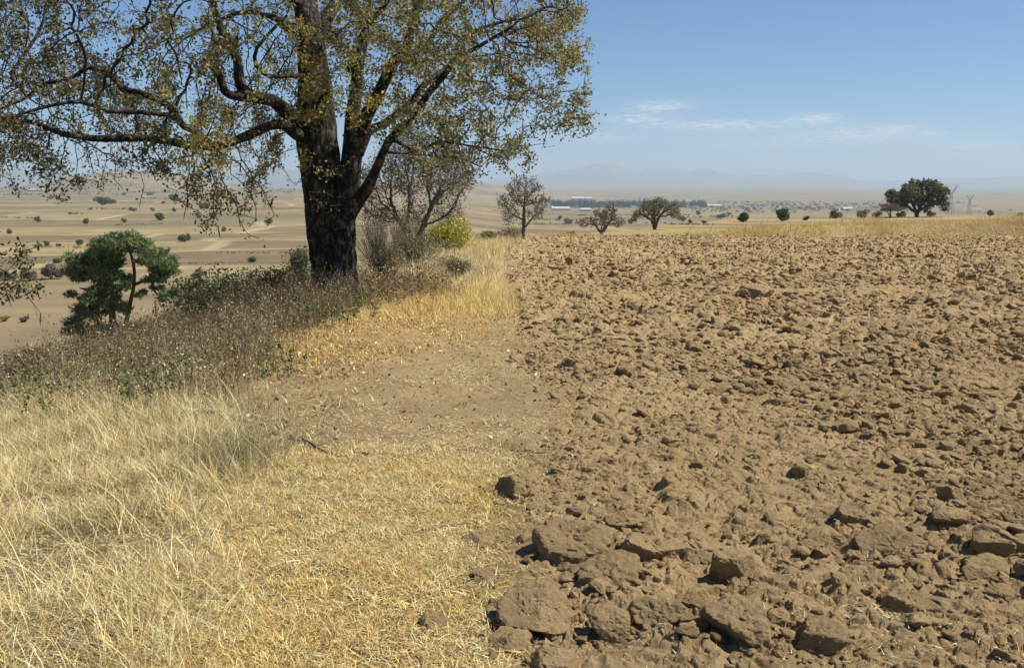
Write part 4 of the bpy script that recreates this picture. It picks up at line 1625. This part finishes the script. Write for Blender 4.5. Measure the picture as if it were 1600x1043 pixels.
# ---- trees and shrubs past the oak
DRYL = [(.16, .125, .08), (.20, .16, .10), (.13, .105, .07), (.22, .18, .12)]
b0 = gp(645, 372, 36)
make_tree('bare_tree', 'nearly leafless grey-brown tree behind the right side of the oak trunk', 'tree', b0, 4.6, 3.6, 1900, 17000, .07, DRYL, (.125, .11, .095), .09, .05, 4, 0, None, .006, None, .5, 8, 'withered_leaves', lump_pts=[(-1.2, 1.6, .75), (0, 1.5, .7), (1.2, 1.7, .75), (-1.4, 2.7, .85), (0, 2.8, .95), (1.3, 2.7, .85), (-.7, 3.7, .8), (.7, 3.8, .8), (0, 4.3, .6), (1.9, 2.6, .5), (-1.9, 2.2, .6), (1.6, 3.3, .6)])
b1 = gp(817, 372, 50)
make_tree('small_tree', 'small thin-leaved tree with a single dark trunk at the corner of the field', 'tree', b1, 3.3, 3.2, 750, 3200, .085, [(.20, .16, .08), (.15, .12, .07), (.24, .18, .09)], (.10, .085, .07), .10, .12, 1, 0, None, .007, None, .5, 7, lump_pts=[(-.6, 1.3, .5), (.6, 1.4, .5), (-.8, 2.0, .5), (0, 2.1, .6), (.9, 2.0, .5), (-.4, 2.7, .5), (.5, 2.7, .5), (0, 3.0, .4)])
b2 = gp(940, 366, 62)
make_tree('bare_shrub', 'low wide leafless grey shrub at the far end of the field', 'shrub', b2, 2.1, 3.4, 500, 1500, .10, DRYL, (.15, .13, .105), .07, .02, 4, 0, None, .008, None, .5, 7, 'withered_leaves', lump_pts=[(-1.1, .8, .45), (-.4, .9, .5), (.4, 1.0, .55), (1.0, .8, .45), (.5, 1.6, .45), (-.2, 1.4, .4)])
b3 = gp(1023, 354, 82)
make_tree('small_tree', 'round greyish-green tree beyond the field, right of the leafless shrub', 'tree', b3, 2.9, 3.7, 700, 3200, .12, [(.19, .18, .09), (.23, .21, .11), (.15, .14, .075)], (.11, .095, .08), .12, .08, 3, 0, None, .010, None, .4, 5, lump_pts=[(-1.3, 1.3, .6), (-.6, 1.9, .7), (.3, 2.1, .7), (1.2, 1.7, .65), (1.6, 1.2, .45), (0, 1.3, .6), (-1.6, .9, .4)])
b4 = gp(1432, 338.5, 196)
make_tree('broad_tree', 'dense dark green tree standing alone on the ridge at the right', 'tree', b4, 6.9, 11.5, 1000, 12500, .42, [(.14, .15, .07), (.18, .18, .085), (.11, .115, .06), (.21, .195, .10)], (.06, .05, .04), .32, .02, 4, 0, None, .022, None, .15, 3, 'foliage', .9, 13, [(-4.3, 4.2, 1.5), (-2.6, 5.0, 1.8), (0, 5.7, 1.9), (2.2, 5.9, 1.9), (4.2, 5.0, 1.7), (4.9, 3.0, 1.4), (3.3, 3.6, 1.7), (-1.6, 3.3, 1.8), (.6, 3.3, 1.8), (1.2, 2.0, 1.3), (-2.8, 2.4, 1.3), (-4.4, 3.0, 1.0), (4.8, 1.7, .9)])
b5 = gp(1392, 338, 190)
make_tree('bare_tree', 'small reddish bare tree just left of the dense dark tree on the ridge', 'tree', b5, 3.0, 6.0, 420, 1200, .28, [(.22, .14, .10), (.18, .13, .09)], (.20, .15, .12), .14, .3, 3, -.3, None, .022, None, .5, 5, 'withered_leaves', .5)


def shrub(name, label, cat, base, w, h, cols, n=900, leaf=.06, stems=(.12, .09, .06), group=None, mat=None, lumps=7, tw=60, stem_r=.006):
    root = empty(name, base, label, cat, group)
    g, gs = Geo(), Geo()
    for i in range(lumps):
        a = rng.uniform(0, 6.28)
        r = rng.uniform(0, .30) * w
        c = np.array([math.cos(a) * r, math.sin(a) * r, h * rng.uniform(.35, .72)])
        rad_ = np.array([w * .24, w * .24, h * .28]) * rng.uniform(.7, 1.15)
        m = n // lumps
        p = c + rand_dirs(m) * rad_ * (rng.uniform(.25, 1, (m, 1)) ** .45)
        p[:, 2] = np.maximum(p[:, 2], .03 * h)
        flakes(g, p, leaf * rng.uniform(.6, 1.35, m), vary(pick(cols, m), m, .25))
        q = p[rng.choice(m, max(2, tw // lumps))]
        for e in q:
            s = np.array([e[0] * .15, e[1] * .15, 0])
            mid = (s + e) * .5 + rng.normal(0, w * .03, 3)
            tube(gs, [s, mid, e], [stem_r * 1.6, stem_r * 1.1, stem_r * .5], 4, vary(stems, 1, .2)[0])
    gs.build('stems', M_TWIG, root)
    g.build('foliage', mat or M_FOL, root)
    return root


YEL = [(.42, .39, .05), (.35, .33, .04), (.50, .44, .06), (.26, .26, .05)]
b = gp(711, 380, 34)
shrub('yellow_bush', 'bright yellow-green flowering bush on the grass margin past the oak', 'bush', b, 2.2, 1.45, YEL, 3600, .06, (.16, .13, .06), tw=90)
b = gp(760, 372, 47)
shrub('small_bush', 'dull green weedy bush right of the bright yellow bush', 'bush', b, 1.4, .62, [(.17, .17, .08), (.24, .22, .11), (.13, .14, .06)], 900, .06)
b = gp(716, 446, 20.5)
shrub('grey_shrub', 'rounded grey-green shrublet in the yellow grass right of the oak', 'shrub', b, .95, .42, [(.22, .20, .11), (.16, .15, .085), (.28, .25, .14)], 2200, .028, (.16, .14, .09), tw=140, stem_r=.003)
b = gp(800, 371, 52)
shrub('bare_shrub', 'low twiggy brown bush at the foot of the single-trunked small tree', 'shrub', b, 2.2, .8, DRYL, 900, .06, (.14, .11, .09), tw=160, stem_r=.008)
b = gp(465, 420, 33)
shrub('leafy_bush', 'grey-green leafy bush just left of the oak trunk', 'bush', b + Vector((0, 0, 0)), 1.6, 2.1, [(.10, .12, .06), (.075, .095, .045), (.13, .145, .075)], 2600, .075, lumps=10)
b = gp(432, 462, 17.6)
shrub('dark_shrub', 'dark brown twiggy shrub in the shade left of the oak base', 'shrub', b, 1.9, .85, BROWN + [(.09, .08, .04)], 2600, .045, (.10, .075, .055), tw=220, stem_r=.005)
b = gp(345, 480, 15.5)
shrub('dark_shrub', 'dark tangled olive-brown shrub on the bank between oak and pine', 'shrub', b, 1.9, .7, BROWN + GREEN, 2600, .042, (.12, .09, .06), tw=200, stem_r=.005)
b = gp(305, 470, 30)
shrub('leafy_bush', 'dark green leafy bush below the bank, right of the pine', 'bush', b, 2.6, 2.5, [(.055, .085, .035), (.075, .105, .045), (.04, .065, .03)], 3600, .085, lumps=11)
b = gp(375, 452, 28)
shrub('leafy_bush', 'olive-green bush below the bank beside the dark twiggy shrub', 'bush', b, 2.6, 1.9, [(.10, .11, .045), (.13, .125, .06), (.075, .08, .04)], 3000, .075, lumps=10)
TWIGC = [(.25, .21, .125), (.20, .17, .10), (.30, .255, .16), (.17, .14, .08)]
for px, py, Y, w, h, lab in ((603, 430, 21, 1.3, .85, 'dry brown brush against the right side of the oak base'), (648, 418, 25, 1.7, 1.0, 'grey twiggy brush between the oak and the grey-green shrublet'),
                             (592, 392, 29, 1.9, 1.9, 'tall bare grey brush close behind the right side of the oak trunk'), (668, 385, 38, 2.2, 1.7, 'bare brush under the nearly leafless tree, left of the yellow-green bush'),
                             (625, 380, 33, 2.0, 1.9, 'tangled bare brush filling the foot of the nearly leafless tree')):
    b = gp(px, py, Y)
    shrub('bare_shrub', lab, 'shrub', b, w, h, TWIGC, 1700, .035, (.17, .145, .10), tw=260, stem_r=.005)
b = gp(60, 545, 11.2)
shrub('dark_shrub', 'brown seedy shrub at the left end of the bank under the drooping branch', 'shrub', b, 1.2, .62, BROWN + GREY, 1800, .034, (.13, .10, .07), tw=180, stem_r=.004)

# ------------------------------------------------------------------ bushes and trees on the valley floor
BUSHC = {'green': [(.105, .135, .065), (.14, .16, .08), (.08, .105, .05)], 'olive': [(.19, .19, .10), (.155, .155, .08), (.225, .215, .12)],
         'dark': [(.075, .10, .05), (.10, .12, .06), (.06, .08, .045)], 'brown': [(.17, .13, .10), (.14, .11, .09), (.21, .165, .12)],
         'yellow': [(.30, .29, .06), (.25, .24, .06)]}
bush_mesh = {}
for kind, cols in BUSHC.items():
    for v in range(3):
        g = Geo()
        lumps = 9
        for i in range(lumps):
            a = rng.uniform(0, 6.28)
            r = rng.uniform(.05, .33)
            c = np.array([math.cos(a) * r, math.sin(a) * r, rng.uniform(.14, .52)])
            m = 130
            p = c + rand_dirs(m) * np.array([.24, .24, .20]) * rng.uniform(.7, 1.15) * (rng.uniform(.2, 1, (m, 1)) ** .4)
            p[:, 2] = np.maximum(p[:, 2], .03)
            flakes(g, p, rng.uniform(.05, .11, m), vary(pick(cols, m), m, .25), .7)
        for s_ in range(4):
            a = rng.uniform(0, 6.28)
            tube(g, [(0, 0, -.08), (math.cos(a) * .06, math.sin(a) * .06, .2), (math.cos(a) * .2, math.sin(a) * .2, .5)], [.03, .022, .01], 5, (.07, .055, .045))
        bush_mesh[kind, v] = mesh_obj('valley_bush', np.concatenate(g.V), np.concatenate(g.T) if g.T else None, np.concatenate(g.Q), np.concatenate(g.C), M_FOL, link=False).data

VB = [(160, 321, 20, 'green', 'larger of two joined green bushes far out on the valley floor'), (173, 319, 15, 'green', 'smaller of two joined green bushes far out on the valley floor'),
      (208, 330, 13, 'olive', None), (136, 350, 12, 'green', None), (249, 344, 21, 'dark', 'round dark bush on the plain left of the hanging golden leaves'),
      (288, 378, 22, 'green', 'lone grey-green bush on the bare field above the pine, to the right'), (312, 435, 27, 'olive', 'wide grey-green bush on the valley floor right of the pine'),
      (124, 383, 13, 'dark', 'dark upright bush at the end of a low hedge above the pine'), (89, 411, 17, 'green', 'rounded green bush left of the pine crown'), (108, 410, 13, 'olive', 'pale green bush touching the left of the pine crown'),
      (80, 436, 36, 'brown', 'large purplish-brown leafless thicket left of the pine'), (47, 439, 28, 'olive', 'olive bush beside the purplish-brown thicket'), (12, 438, 30, 'olive', None),
      (59, 347, 12, 'brown', None), (239, 330, 9, 'olive', None), (272, 331, 8, 'dark', None), (272, 315, 22, 'dark', 'dark bush far off behind the hanging golden leaves'), (319, 327, 17, 'green', None),
      (310, 341, 13, 'olive', None), (141, 328, 7, 'olive', None), (194, 348, 8, 'brown', None), (80, 311, 11, 'olive', None), (99, 316, 10, 'olive', None), (234, 305, 10, 'green', None), (193, 305, 8, 'olive', None),
      (8, 502, 16, 'yellow', 'yellowish bush by the pale track at the far left'), (38, 504, 14, 'brown', 'small brown bush by the pale track at the left'), (60, 386, 13, 'olive', None), (74, 385, 12, 'olive', None), (92, 385, 9, 'green', None),
      (333, 341, 12, 'green', None), (350, 362, 10, 'olive', None), (395, 410, 16, 'green', None), (420, 350, 12, 'olive', None), (365, 318, 14, 'dark', None), (390, 330, 9, 'green', None), (340, 308, 12, 'olive', None), (300, 303, 9, 'green', None),
      (600, 330, 12, 'green', None), (578, 318, 9, 'olive', None), (875, 343, 9, 'dark', 'small dark round bush on the fallow between two small trees'), (889, 350, 16, 'olive', None), (986, 350, 11, 'green', None), (1066, 346, 12, 'green', None),
      (1126, 342, 17, 'olive', None), (1078, 349, 8, 'olive', None), (1101, 349, 9, 'olive', None), (891, 368, 15, 'green', 'low green bush left of the leafless shrub at the end of the field'),
      (110, 335, 7, 'olive', None), (15, 365, 10, 'olive', None), (255, 318, 7, 'green', None), (930, 334, 8, 'olive', None), (1010, 340, 9, 'brown', None), (1050, 338, 8, 'green', None),
      (1090, 336, 9, 'green', None), (1140, 336, 8, 'olive', None), (960, 341, 9, 'brown', None)]
CNAME = {'green': 'grey-green', 'olive': 'pale olive', 'dark': 'dark green', 'brown': 'brown leafless', 'yellow': 'yellowish'}
for i, (px, py, w, kind, lab) in enumerate(VB):
    p = hit(px, py)
    if p is None or p[1] > 8000:
        continue
    s = w * p[1] / F_PX * 1.12
    o = bpy.data.objects.new('valley_bush', bush_mesh[kind, i % 3])
    o.location = (p[0], p[1], gz(p[0], p[1]))
    o.scale = (s * random.uniform(.85, 1.35), s, s * random.uniform(.65, 1.1))
    o.rotation_euler = (0, 0, random.uniform(0, 6.28))
    tag(o, lab or 'small %s bush dotted on the valley fields' % CNAME[kind], 'bush', 'bushes dotted over the valley')
    COL.objects.link(o)
RB = [(1161, 347.5, 24, 'dark', 'dark green bush just behind the ridge, left of a similar larger one', 120), (1222, 346, 30, 'dark', 'larger dark green rounded bush behind the ridge', 130), (1260, 347, 11, 'dark', 'small upright dark bush right of the larger rounded one', 140),
      (1306, 343.5, 20, 'olive', 'low olive bush on the ridge line left of the bare tree', 170), (1345, 341, 22, 'olive', 'long low scrub on the ridge beside the bare tree', 175), (1370, 340, 17, 'brown', 'low brown scrub at the foot of the bare ridge tree', 185),
      (1547, 341, 15, 'dark', 'dark bush on the ridge line near the right edge', 225), (1594, 342, 10, 'dark', 'bush on the ridge at the very right edge', 228),
      (1409, 339, 16, 'olive', 'scrubby bush under the left side of the dense dark tree', 192), (1455, 338.5, 14, 'olive', 'scrubby bush under the right side of the dense dark tree', 200)]
for i, (px, py, w, kind, lab, Y) in enumerate(RB):
    q = P(px, py, Y)
    s = w * Y / F_PX * 1.12
    o = bpy.data.objects.new('ridge_bush', bush_mesh[kind, i % 3])
    o.location = (q[0], q[1], gz(q[0], q[1]))
    o.scale = (s, s, s * .85)
    o.rotation_euler = (0, 0, random.uniform(0, 6.28))
    tag(o, lab, 'bush', 'bushes along the ridge')
    COL.objects.link(o)

# far wood and town greenery
g = Geo()


def far_clump(px, py, wpx, hpx, Y, cols, n=40):
    q = P(px, py, Y)
    z0 = gz(q[0], q[1])
    m = Y / F_PX
    p = np.array([q[0], q[1], z0 + hpx * m * .5]) + rand_dirs(n) * np.array([wpx * m * .5, wpx * m * .5, hpx * m * .5]) * (rng.uniform(.2, 1, (n, 1)) ** .5)
    flakes(g, p, rng.uniform(.9, 1.6, n) * m, vary(pick(cols, n), n, .2), .8)


for i in range(300):
    far_clump(rng.uniform(862, 1102), 322, rng.uniform(6, 10), rng.uniform(8, 13), rng.uniform(2300, 2500), [(.05, .075, .04), (.07, .09, .05), (.04, .055, .03)], 70)
o = g.build('far_wood', M_FOL)
tag(o, 'long dark belt of trees across the plain', 'wood', kind='stuff')
g = Geo()
for i in range(330):
    a = rng.uniform(1085, 1420) if rng.uniform() < .8 else rng.uniform(780, 1600)
    far_clump(a, 326, rng.uniform(3, 8), rng.uniform(2, 4.5), rng.uniform(1500, 3200), BUSHC['green'] + BUSHC['olive'], 16)
for i in range(190):
    far_clump(rng.uniform(-40, 480), 300, rng.uniform(6, 16), rng.uniform(1.2, 2.6), rng.uniform(2200, 4200), BUSHC['green'] + BUSHC['olive'], 16)
o = g.build('town_trees', M_FOL)
tag(o, 'hazy scattered trees around the distant town and plain', 'trees', kind='stuff')


g = Geo()
HEDGES = [(45, 130, 386, 3.5), (72, 112, 320, 2.2), (112, 152, 335, 2.2), (150, 215, 327, 1.6), (0, 60, 340, 1.6), (180, 260, 352, 1.3), (0, 90, 412, 1.6), (300, 430, 322, 2.0), (220, 330, 310, 1.8), (330, 480, 395, 1.8),
          (0, 200, 305, 1.8), (90, 300, 301, 1.8), (560, 620, 345, 2.0), (780, 900, 352, 2.2), (850, 1000, 344, 1.8), (980, 1120, 349, 2.4), (1000, 1150, 341, 2.0), (900, 1080, 337, 1.8), (230, 420, 440, 2.0), (270, 380, 412, 1.2)]
for px0, px1, py, hh_ in HEDGES:
    sl = rng.uniform(-3, 3)
    for q in range(int((px1 - px0) / 3.0)):
        t = rng.uniform()
        p = hit(px0 + (px1 - px0) * t, py + sl * t)
        if p is None or rng.uniform() < .25 or p[1] > 6000 or p[1] < 70:
            continue
        far_clump(px0 + (px1 - px0) * t, py, rng.uniform(3, 6), hh_ * rng.uniform(.6, 1.5), p[1] * rng.uniform(.99, 1.01), BUSHC['olive'] + BUSHC['green'], 14)
o = g.build('hedgerow', M_FOL)
tag(o, 'low broken hedges and scrub along the field edges of the plain', 'hedge', kind='stuff')


# ------------------------------------------------------------------ distant town
def flat_mat(name, c, rough=.8):
    m, n, l, b = new_mat(name)
    t = n.new('ShaderNodeTexNoise')
    t.inputs['Scale'].default_value = .8
    t.inputs['Detail'].default_value = 5
    r = n.new('ShaderNodeMapRange')
    r.inputs['To Min'].default_value = .8
    r.inputs['To Max'].default_value = 1.15
    l.new(t.outputs[0], r.inputs['Value'])
    v = n.new('ShaderNodeVectorMath')
    v.operation = 'SCALE'
    v.inputs[0].default_value = c
    l.new(r.outputs[0], v.inputs['Scale'])
    l.new(v.outputs[0], b.inputs['Base Color'])
    b.inputs['Roughness'].default_value = rough
    return m


def boxv(x0, x1, y0, y1, z0, z1):
    V = np.array([(x0, y0, z0), (x1, y0, z0), (x1, y1, z0), (x0, y1, z0), (x0, y0, z1), (x1, y0, z1), (x1, y1, z1), (x0, y1, z1)], float)
    Q = np.array([(0, 3, 2, 1), (4, 5, 6, 7), (0, 1, 5, 4), (1, 2, 6, 5), (2, 3, 7, 6), (3, 0, 4, 7)])
    return V, Q


M_GLASS = flat_mat('dark_window', (.03, .035, .04), .2)
M_ROOFR = flat_mat('tile_roof', (.28, .13, .085))
M_ROOFG = flat_mat('concrete_roof', (.42, .40, .37))
M_TIN = flat_mat('tin_roof', (.42, .43, .44), .6)


def house_proto(w, d, h, wall, gable, roofm):
    """a small plastered house: walls, roof, windows and a door"""
    root = bpy.data.objects.new('town_house', None)
    V, Q = boxv(-w / 2, w / 2, -d / 2, d / 2, -3, h)
    a = mesh_obj('wall', V, None, Q, None, wall, root)
    if gable:
        V = np.array([(-w / 2 - .3, -d / 2 - .4, h - .1), (w / 2 + .3, -d / 2 - .4, h - .1), (w / 2 + .3, d / 2 + .4, h - .1), (-w / 2 - .3, d / 2 + .4, h - .1), (-w / 2 - .3, 0, h + d * .28), (w / 2 + .3, 0, h + d * .28)])
        mesh_obj('roof', V, [(0, 4, 3), (1, 2, 5)], [(0, 1, 5, 4), (2, 3, 4, 5), (0, 3, 2, 1)], None, roofm, root)
    else:
        V, Q = boxv(-w / 2 - .15, w / 2 + .15, -d / 2 - .15, d / 2 + .15, h + .003, h + .35)
        mesh_obj('roof', V, None, Q, None, roofm, root)
    nwin = max(2, int(w / 3))
    for i in range(nwin):
        x = -w / 2 + w * (i + .5) / nwin
        if i == 1:
            V, Q = boxv(x - .5, x + .5, -d / 2 - .05, -d / 2 + .1, 0, 2.1)
            mesh_obj('door', V, None, Q, None, M_ROOFR, root)
        else:
            V, Q = boxv(x - .6, x + .6, -d / 2 - .05, -d / 2 + .1, 1.0, 2.2)
            mesh_obj('window', V, None, Q, None, M_GLASS, root)
    return root


WALLS = {'white': flat_mat('white_plaster', (.46, .445, .42)), 'cream': flat_mat('cream_plaster', (.58, .50, .38)), 'grey': flat_mat('grey_block', (.36, .35, .34)), 'pink': flat_mat('pink_plaster', (.50, .33, .27))}
hp = [('white', house_proto(10, 8, 4.2, WALLS['white'], False, M_ROOFG)), ('white', house_proto(13, 8, 6.2, WALLS['white'], False, M_TIN)), ('cream', house_proto(9, 7, 3.4, WALLS['cream'], True, M_ROOFR)),
      ('grey', house_proto(9, 8, 5.8, WALLS['grey'], False, M_ROOFG)), ('pink', house_proto(11, 7, 3.6, WALLS['pink'], False, M_ROOFG))]
DESC = {'white': 'tiny white flat-roofed house in the distant town', 'cream': 'tiny cream house with a red roof in the distant town', 'grey': 'tiny grey block house in the distant town', 'pink': 'tiny pinkish flat-roofed house in the distant town'}


def copy_house(proto, loc, rz):
    r = bpy.data.objects.new('town_house', None)
    COL.objects.link(r)
    r.location = loc
    r.rotation_euler = (0, 0, rz)
    for ch in proto.children:
        c = ch.copy()
        c.parent = r
        COL.objects.link(c)
    return r


for i in range(78):
    c, pr = hp[int(rng.choice(5, p=[.36, .2, .14, .18, .12]))]
    px = rng.uniform(1100, 1400) if i < 62 else rng.uniform(780, 1100)
    if i < 62 and rng.uniform() < .3:
        px = rng.uniform(1165, 1250)
    Y = rng.uniform(1750, 2900)
    q = P(px, 325, Y)
    r = copy_house(pr, (q[0], q[1], gz(q[0], q[1])), rng.uniform(-.6, .6))
    tag(r, DESC[c], 'house', 'houses of the distant town')
for _, pr in hp:
    for ch in list(pr.children):
        bpy.data.objects.remove(ch)
    bpy.data.objects.remove(pr)


def shed(px0, px1, py, hpx, Y, label, name='long_shed'):
    a, b = P(px0, py, Y), P(px1, py, Y)
    w = b[0] - a[0]
    h = hpx * Y / F_PX
    root = empty(name, ((a[0] + b[0]) / 2, Y, gz((a[0] + b[0]) / 2, Y)), label, 'shed', 'large sheds on the plain')
    base = a[2] - root.location[2]
    V, Q = boxv(-w / 2, w / 2, -8, 8, -6, max(base + h * .35, 3))
    mesh_obj('wall', V, None, Q, None, WALLS['white'], root)
    z0 = max(base + h * .35, 3) + .003
    V = np.array([(-w / 2 - .5, -8.6, z0), (w / 2 + .5, -8.6, z0), (w / 2 + .5, 8.6, z0), (-w / 2 - .5, 8.6, z0), (-w / 2 - .5, 0, z0 + h * .9), (w / 2 + .5, 0, z0 + h * .9)])
    mesh_obj('roof', V, [(0, 4, 3), (1, 2, 5)], [(0, 1, 5, 4), (2, 3, 4, 5), (0, 3, 2, 1)], None, M_TIN, root)


shed(893, 912, 311, 3.0, 3000, 'long white shed behind the dark belt of trees, left one of two')
shed(914, 925, 311, 2.6, 3000, 'short white shed behind the dark belt of trees, right one of two')
shed(862, 890, 327, 3.4, 1900, 'long pale building in front of the dark belt of trees')
shed(907, 923, 331, 2.6, 1700, 'low white shed on the plain above the leafless shrub')
shed(1105, 1126, 322, 2.4, 2500, 'white shed at the left end of the town')
shed(1316, 1330, 334, 3.2, 1900, 'white shed at the right end of the town')
shed(45, 70, 299, 1.8, 2600, 'pale shed far away on the left of the plain')


# ------------------------------------------------------------------ pylons
M_STEEL = flat_mat('galvanised_steel', (.30, .31, .32), .5)


def pylon(px, ptop, pbase, Y, label):
    q = P(px, pbase, Y)
    z0 = gz(q[0], q[1])
    m = Y / F_PX
    ht = P(px, ptop, Y)[2] - z0
    root = empty('power_pylon', (q[0], q[1], z0), label, 'pylon', 'lattice power pylons')
    g = Geo()
    bw, ww = ht * .10, ht * .022
    r = .19

    def cw(t):
        return bw * (1 - t) + ww * t if t < .72 else ww + (bw * .28 + ww * .0) * 0 + (t - .72) * ht * .10
    lv = np.array([0, .16, .31, .45, .57, .67, .72])
    wv_ = [bw * (1 - t / .72) + ww * (t / .72) for t in lv]
    for sx in (-1, 1):
        for sy in (-1, 1):
            tube(g, [(sx * w, sy * w, t * ht - .5) for t, w in zip(lv, wv_)], [r] * len(lv), 5)
    for i in range(len(lv) - 1):
        for s in (-1, 1):
            for a, b in ((-1, 1), (1, -1)):
                tube(g, [(a * wv_[i], s * wv_[i], lv[i] * ht), (b * wv_[i + 1], s * wv_[i + 1], lv[i + 1] * ht)], [r * .6] * 2, 4)
                tube(g, [(s * wv_[i], a * wv_[i], lv[i] * ht), (s * wv_[i + 1], b * wv_[i + 1], lv[i + 1] * ht)], [r * .6] * 2, 4)
    g.build('tower', M_STEEL, root)
    g = Geo()
    # V-shaped head and the wide bridge that carries the conductors
    bx = ht * .20
    for s in (-1, 1):
        for sy in (-1, 1):
            tube(g, [(s * ww, sy * ww, .72 * ht), (s * bx * .78, sy * ww, .93 * ht)], [r, r], 5)
            tube(g, [(s * ww * .2, sy * ww, .74 * ht), (s * bx * .62, sy * ww, .93 * ht)], [r * .8] * 2, 5)
        tube(g, [(s * bx * .78, 0, .93 * ht), (s * bx * .78, 0, 1.0 * ht)], [r, r * .6], 5)
    g.build('head', M_STEEL, root)
    g = Geo()
    for sy in (-1, 1):
        tube(g, [(-bx * 1.15, 0, .93 * ht), (-bx * .8, sy * ww, .93 * ht), (bx * .8, sy * ww, .93 * ht), (bx * 1.15, 0, .93 * ht)], [r] * 4, 5)
    tube(g, [(-bx * 1.15, 0, .93 * ht), (-bx * .78, 0, .965 * ht), (bx * .78, 0, .965 * ht), (bx * 1.15, 0, .93 * ht)], [r * .8] * 4, 5)
    g.build('crossarm', M_STEEL, root)
    for x in (-1.1, -.0, 1.1):
        g = Geo()
        tube(g, [(x * bx, 0, .928 * ht), (x * bx, 0, .87 * ht)], [.16, .16], 6)
        g.build('insulator', M_STEEL, root)
    return root


pylon(1485, 287, 326, 1150, 'taller faint lattice pylon right of the dense dark tree')
pylon(1514, 304, 332, 1500, 'smaller fainter lattice pylon farther off to the right')

# ------------------------------------------------------------------ small things on the ground
def stick(px0, py0, px1, py1, r, col, label, name='stick', lift=.015):
    a, b = hit(px0, py0), hit(px1, py1)
    k = 7
    pts = []
    for i in range(k):
        t = i / (k - 1)
        x, y = a[0] * (1 - t) + b[0] * t + rng.normal(0, r * .6), a[1] * (1 - t) + b[1] * t + rng.normal(0, r * .6)
        pts.append((x, y, max(gz(x, y), H(np.array([x]), np.array([y]))[0]) + lift))
    pts = np.array(pts)
    g = Geo()
    tube(g, pts - pts[0], np.linspace(r, r * .55, k), 8, col, .15, 3, 20)
    # a side spur
    m = pts[3] - pts[0]
    d = pts[4] - pts[2]
    tube(g, [m, m + np.array([-d[1], d[0], .02]) * .5 + d * .3], [r * .5, r * .2], 6, col)
    o = g.build(name, M_TWIG, None, True)
    o.location = pts[0]
    tag(o, label, 'stick')
    return o


stick(285, 660, 342, 656, .03, (.30, .27, .23), 'weathered grey branch lying at the edge of the tall grass', 'fallen_branch', .06)
stick(470, 688, 512, 712, .009, (.07, .055, .045), 'thin dark stick lying on the trodden earth')
stick(446, 887, 470, 881, 0.004, (.58, .54, .46), 'short whitish stick on the golden grass')

# ------------------------------------------------------------------ haze
V, Q = boxv(-27000, 27000, -3000, 24500, -400, 470)
hz_m = bpy.data.materials.new('haze_air')
hz_m.use_nodes = True
hn, hl = hz_m.node_tree.nodes, hz_m.node_tree.links
hn.clear()
ho = hn.new('ShaderNodeOutputMaterial')
hv = hn.new('ShaderNodeVolumePrincipled')
hv.inputs['Color'].default_value = (.75, .88, .98, 1)
hv.inputs['Density'].default_value = 1.1e-4
hv.inputs['Anisotropy'].default_value = .1
hl.new(hv.outputs[0], ho.inputs['Volume'])
hz = mesh_obj('haze', V, None, Q, None, hz_m)
tag(hz, 'thin blue haze over the distant plain and mountains', 'haze', kind='stuff')
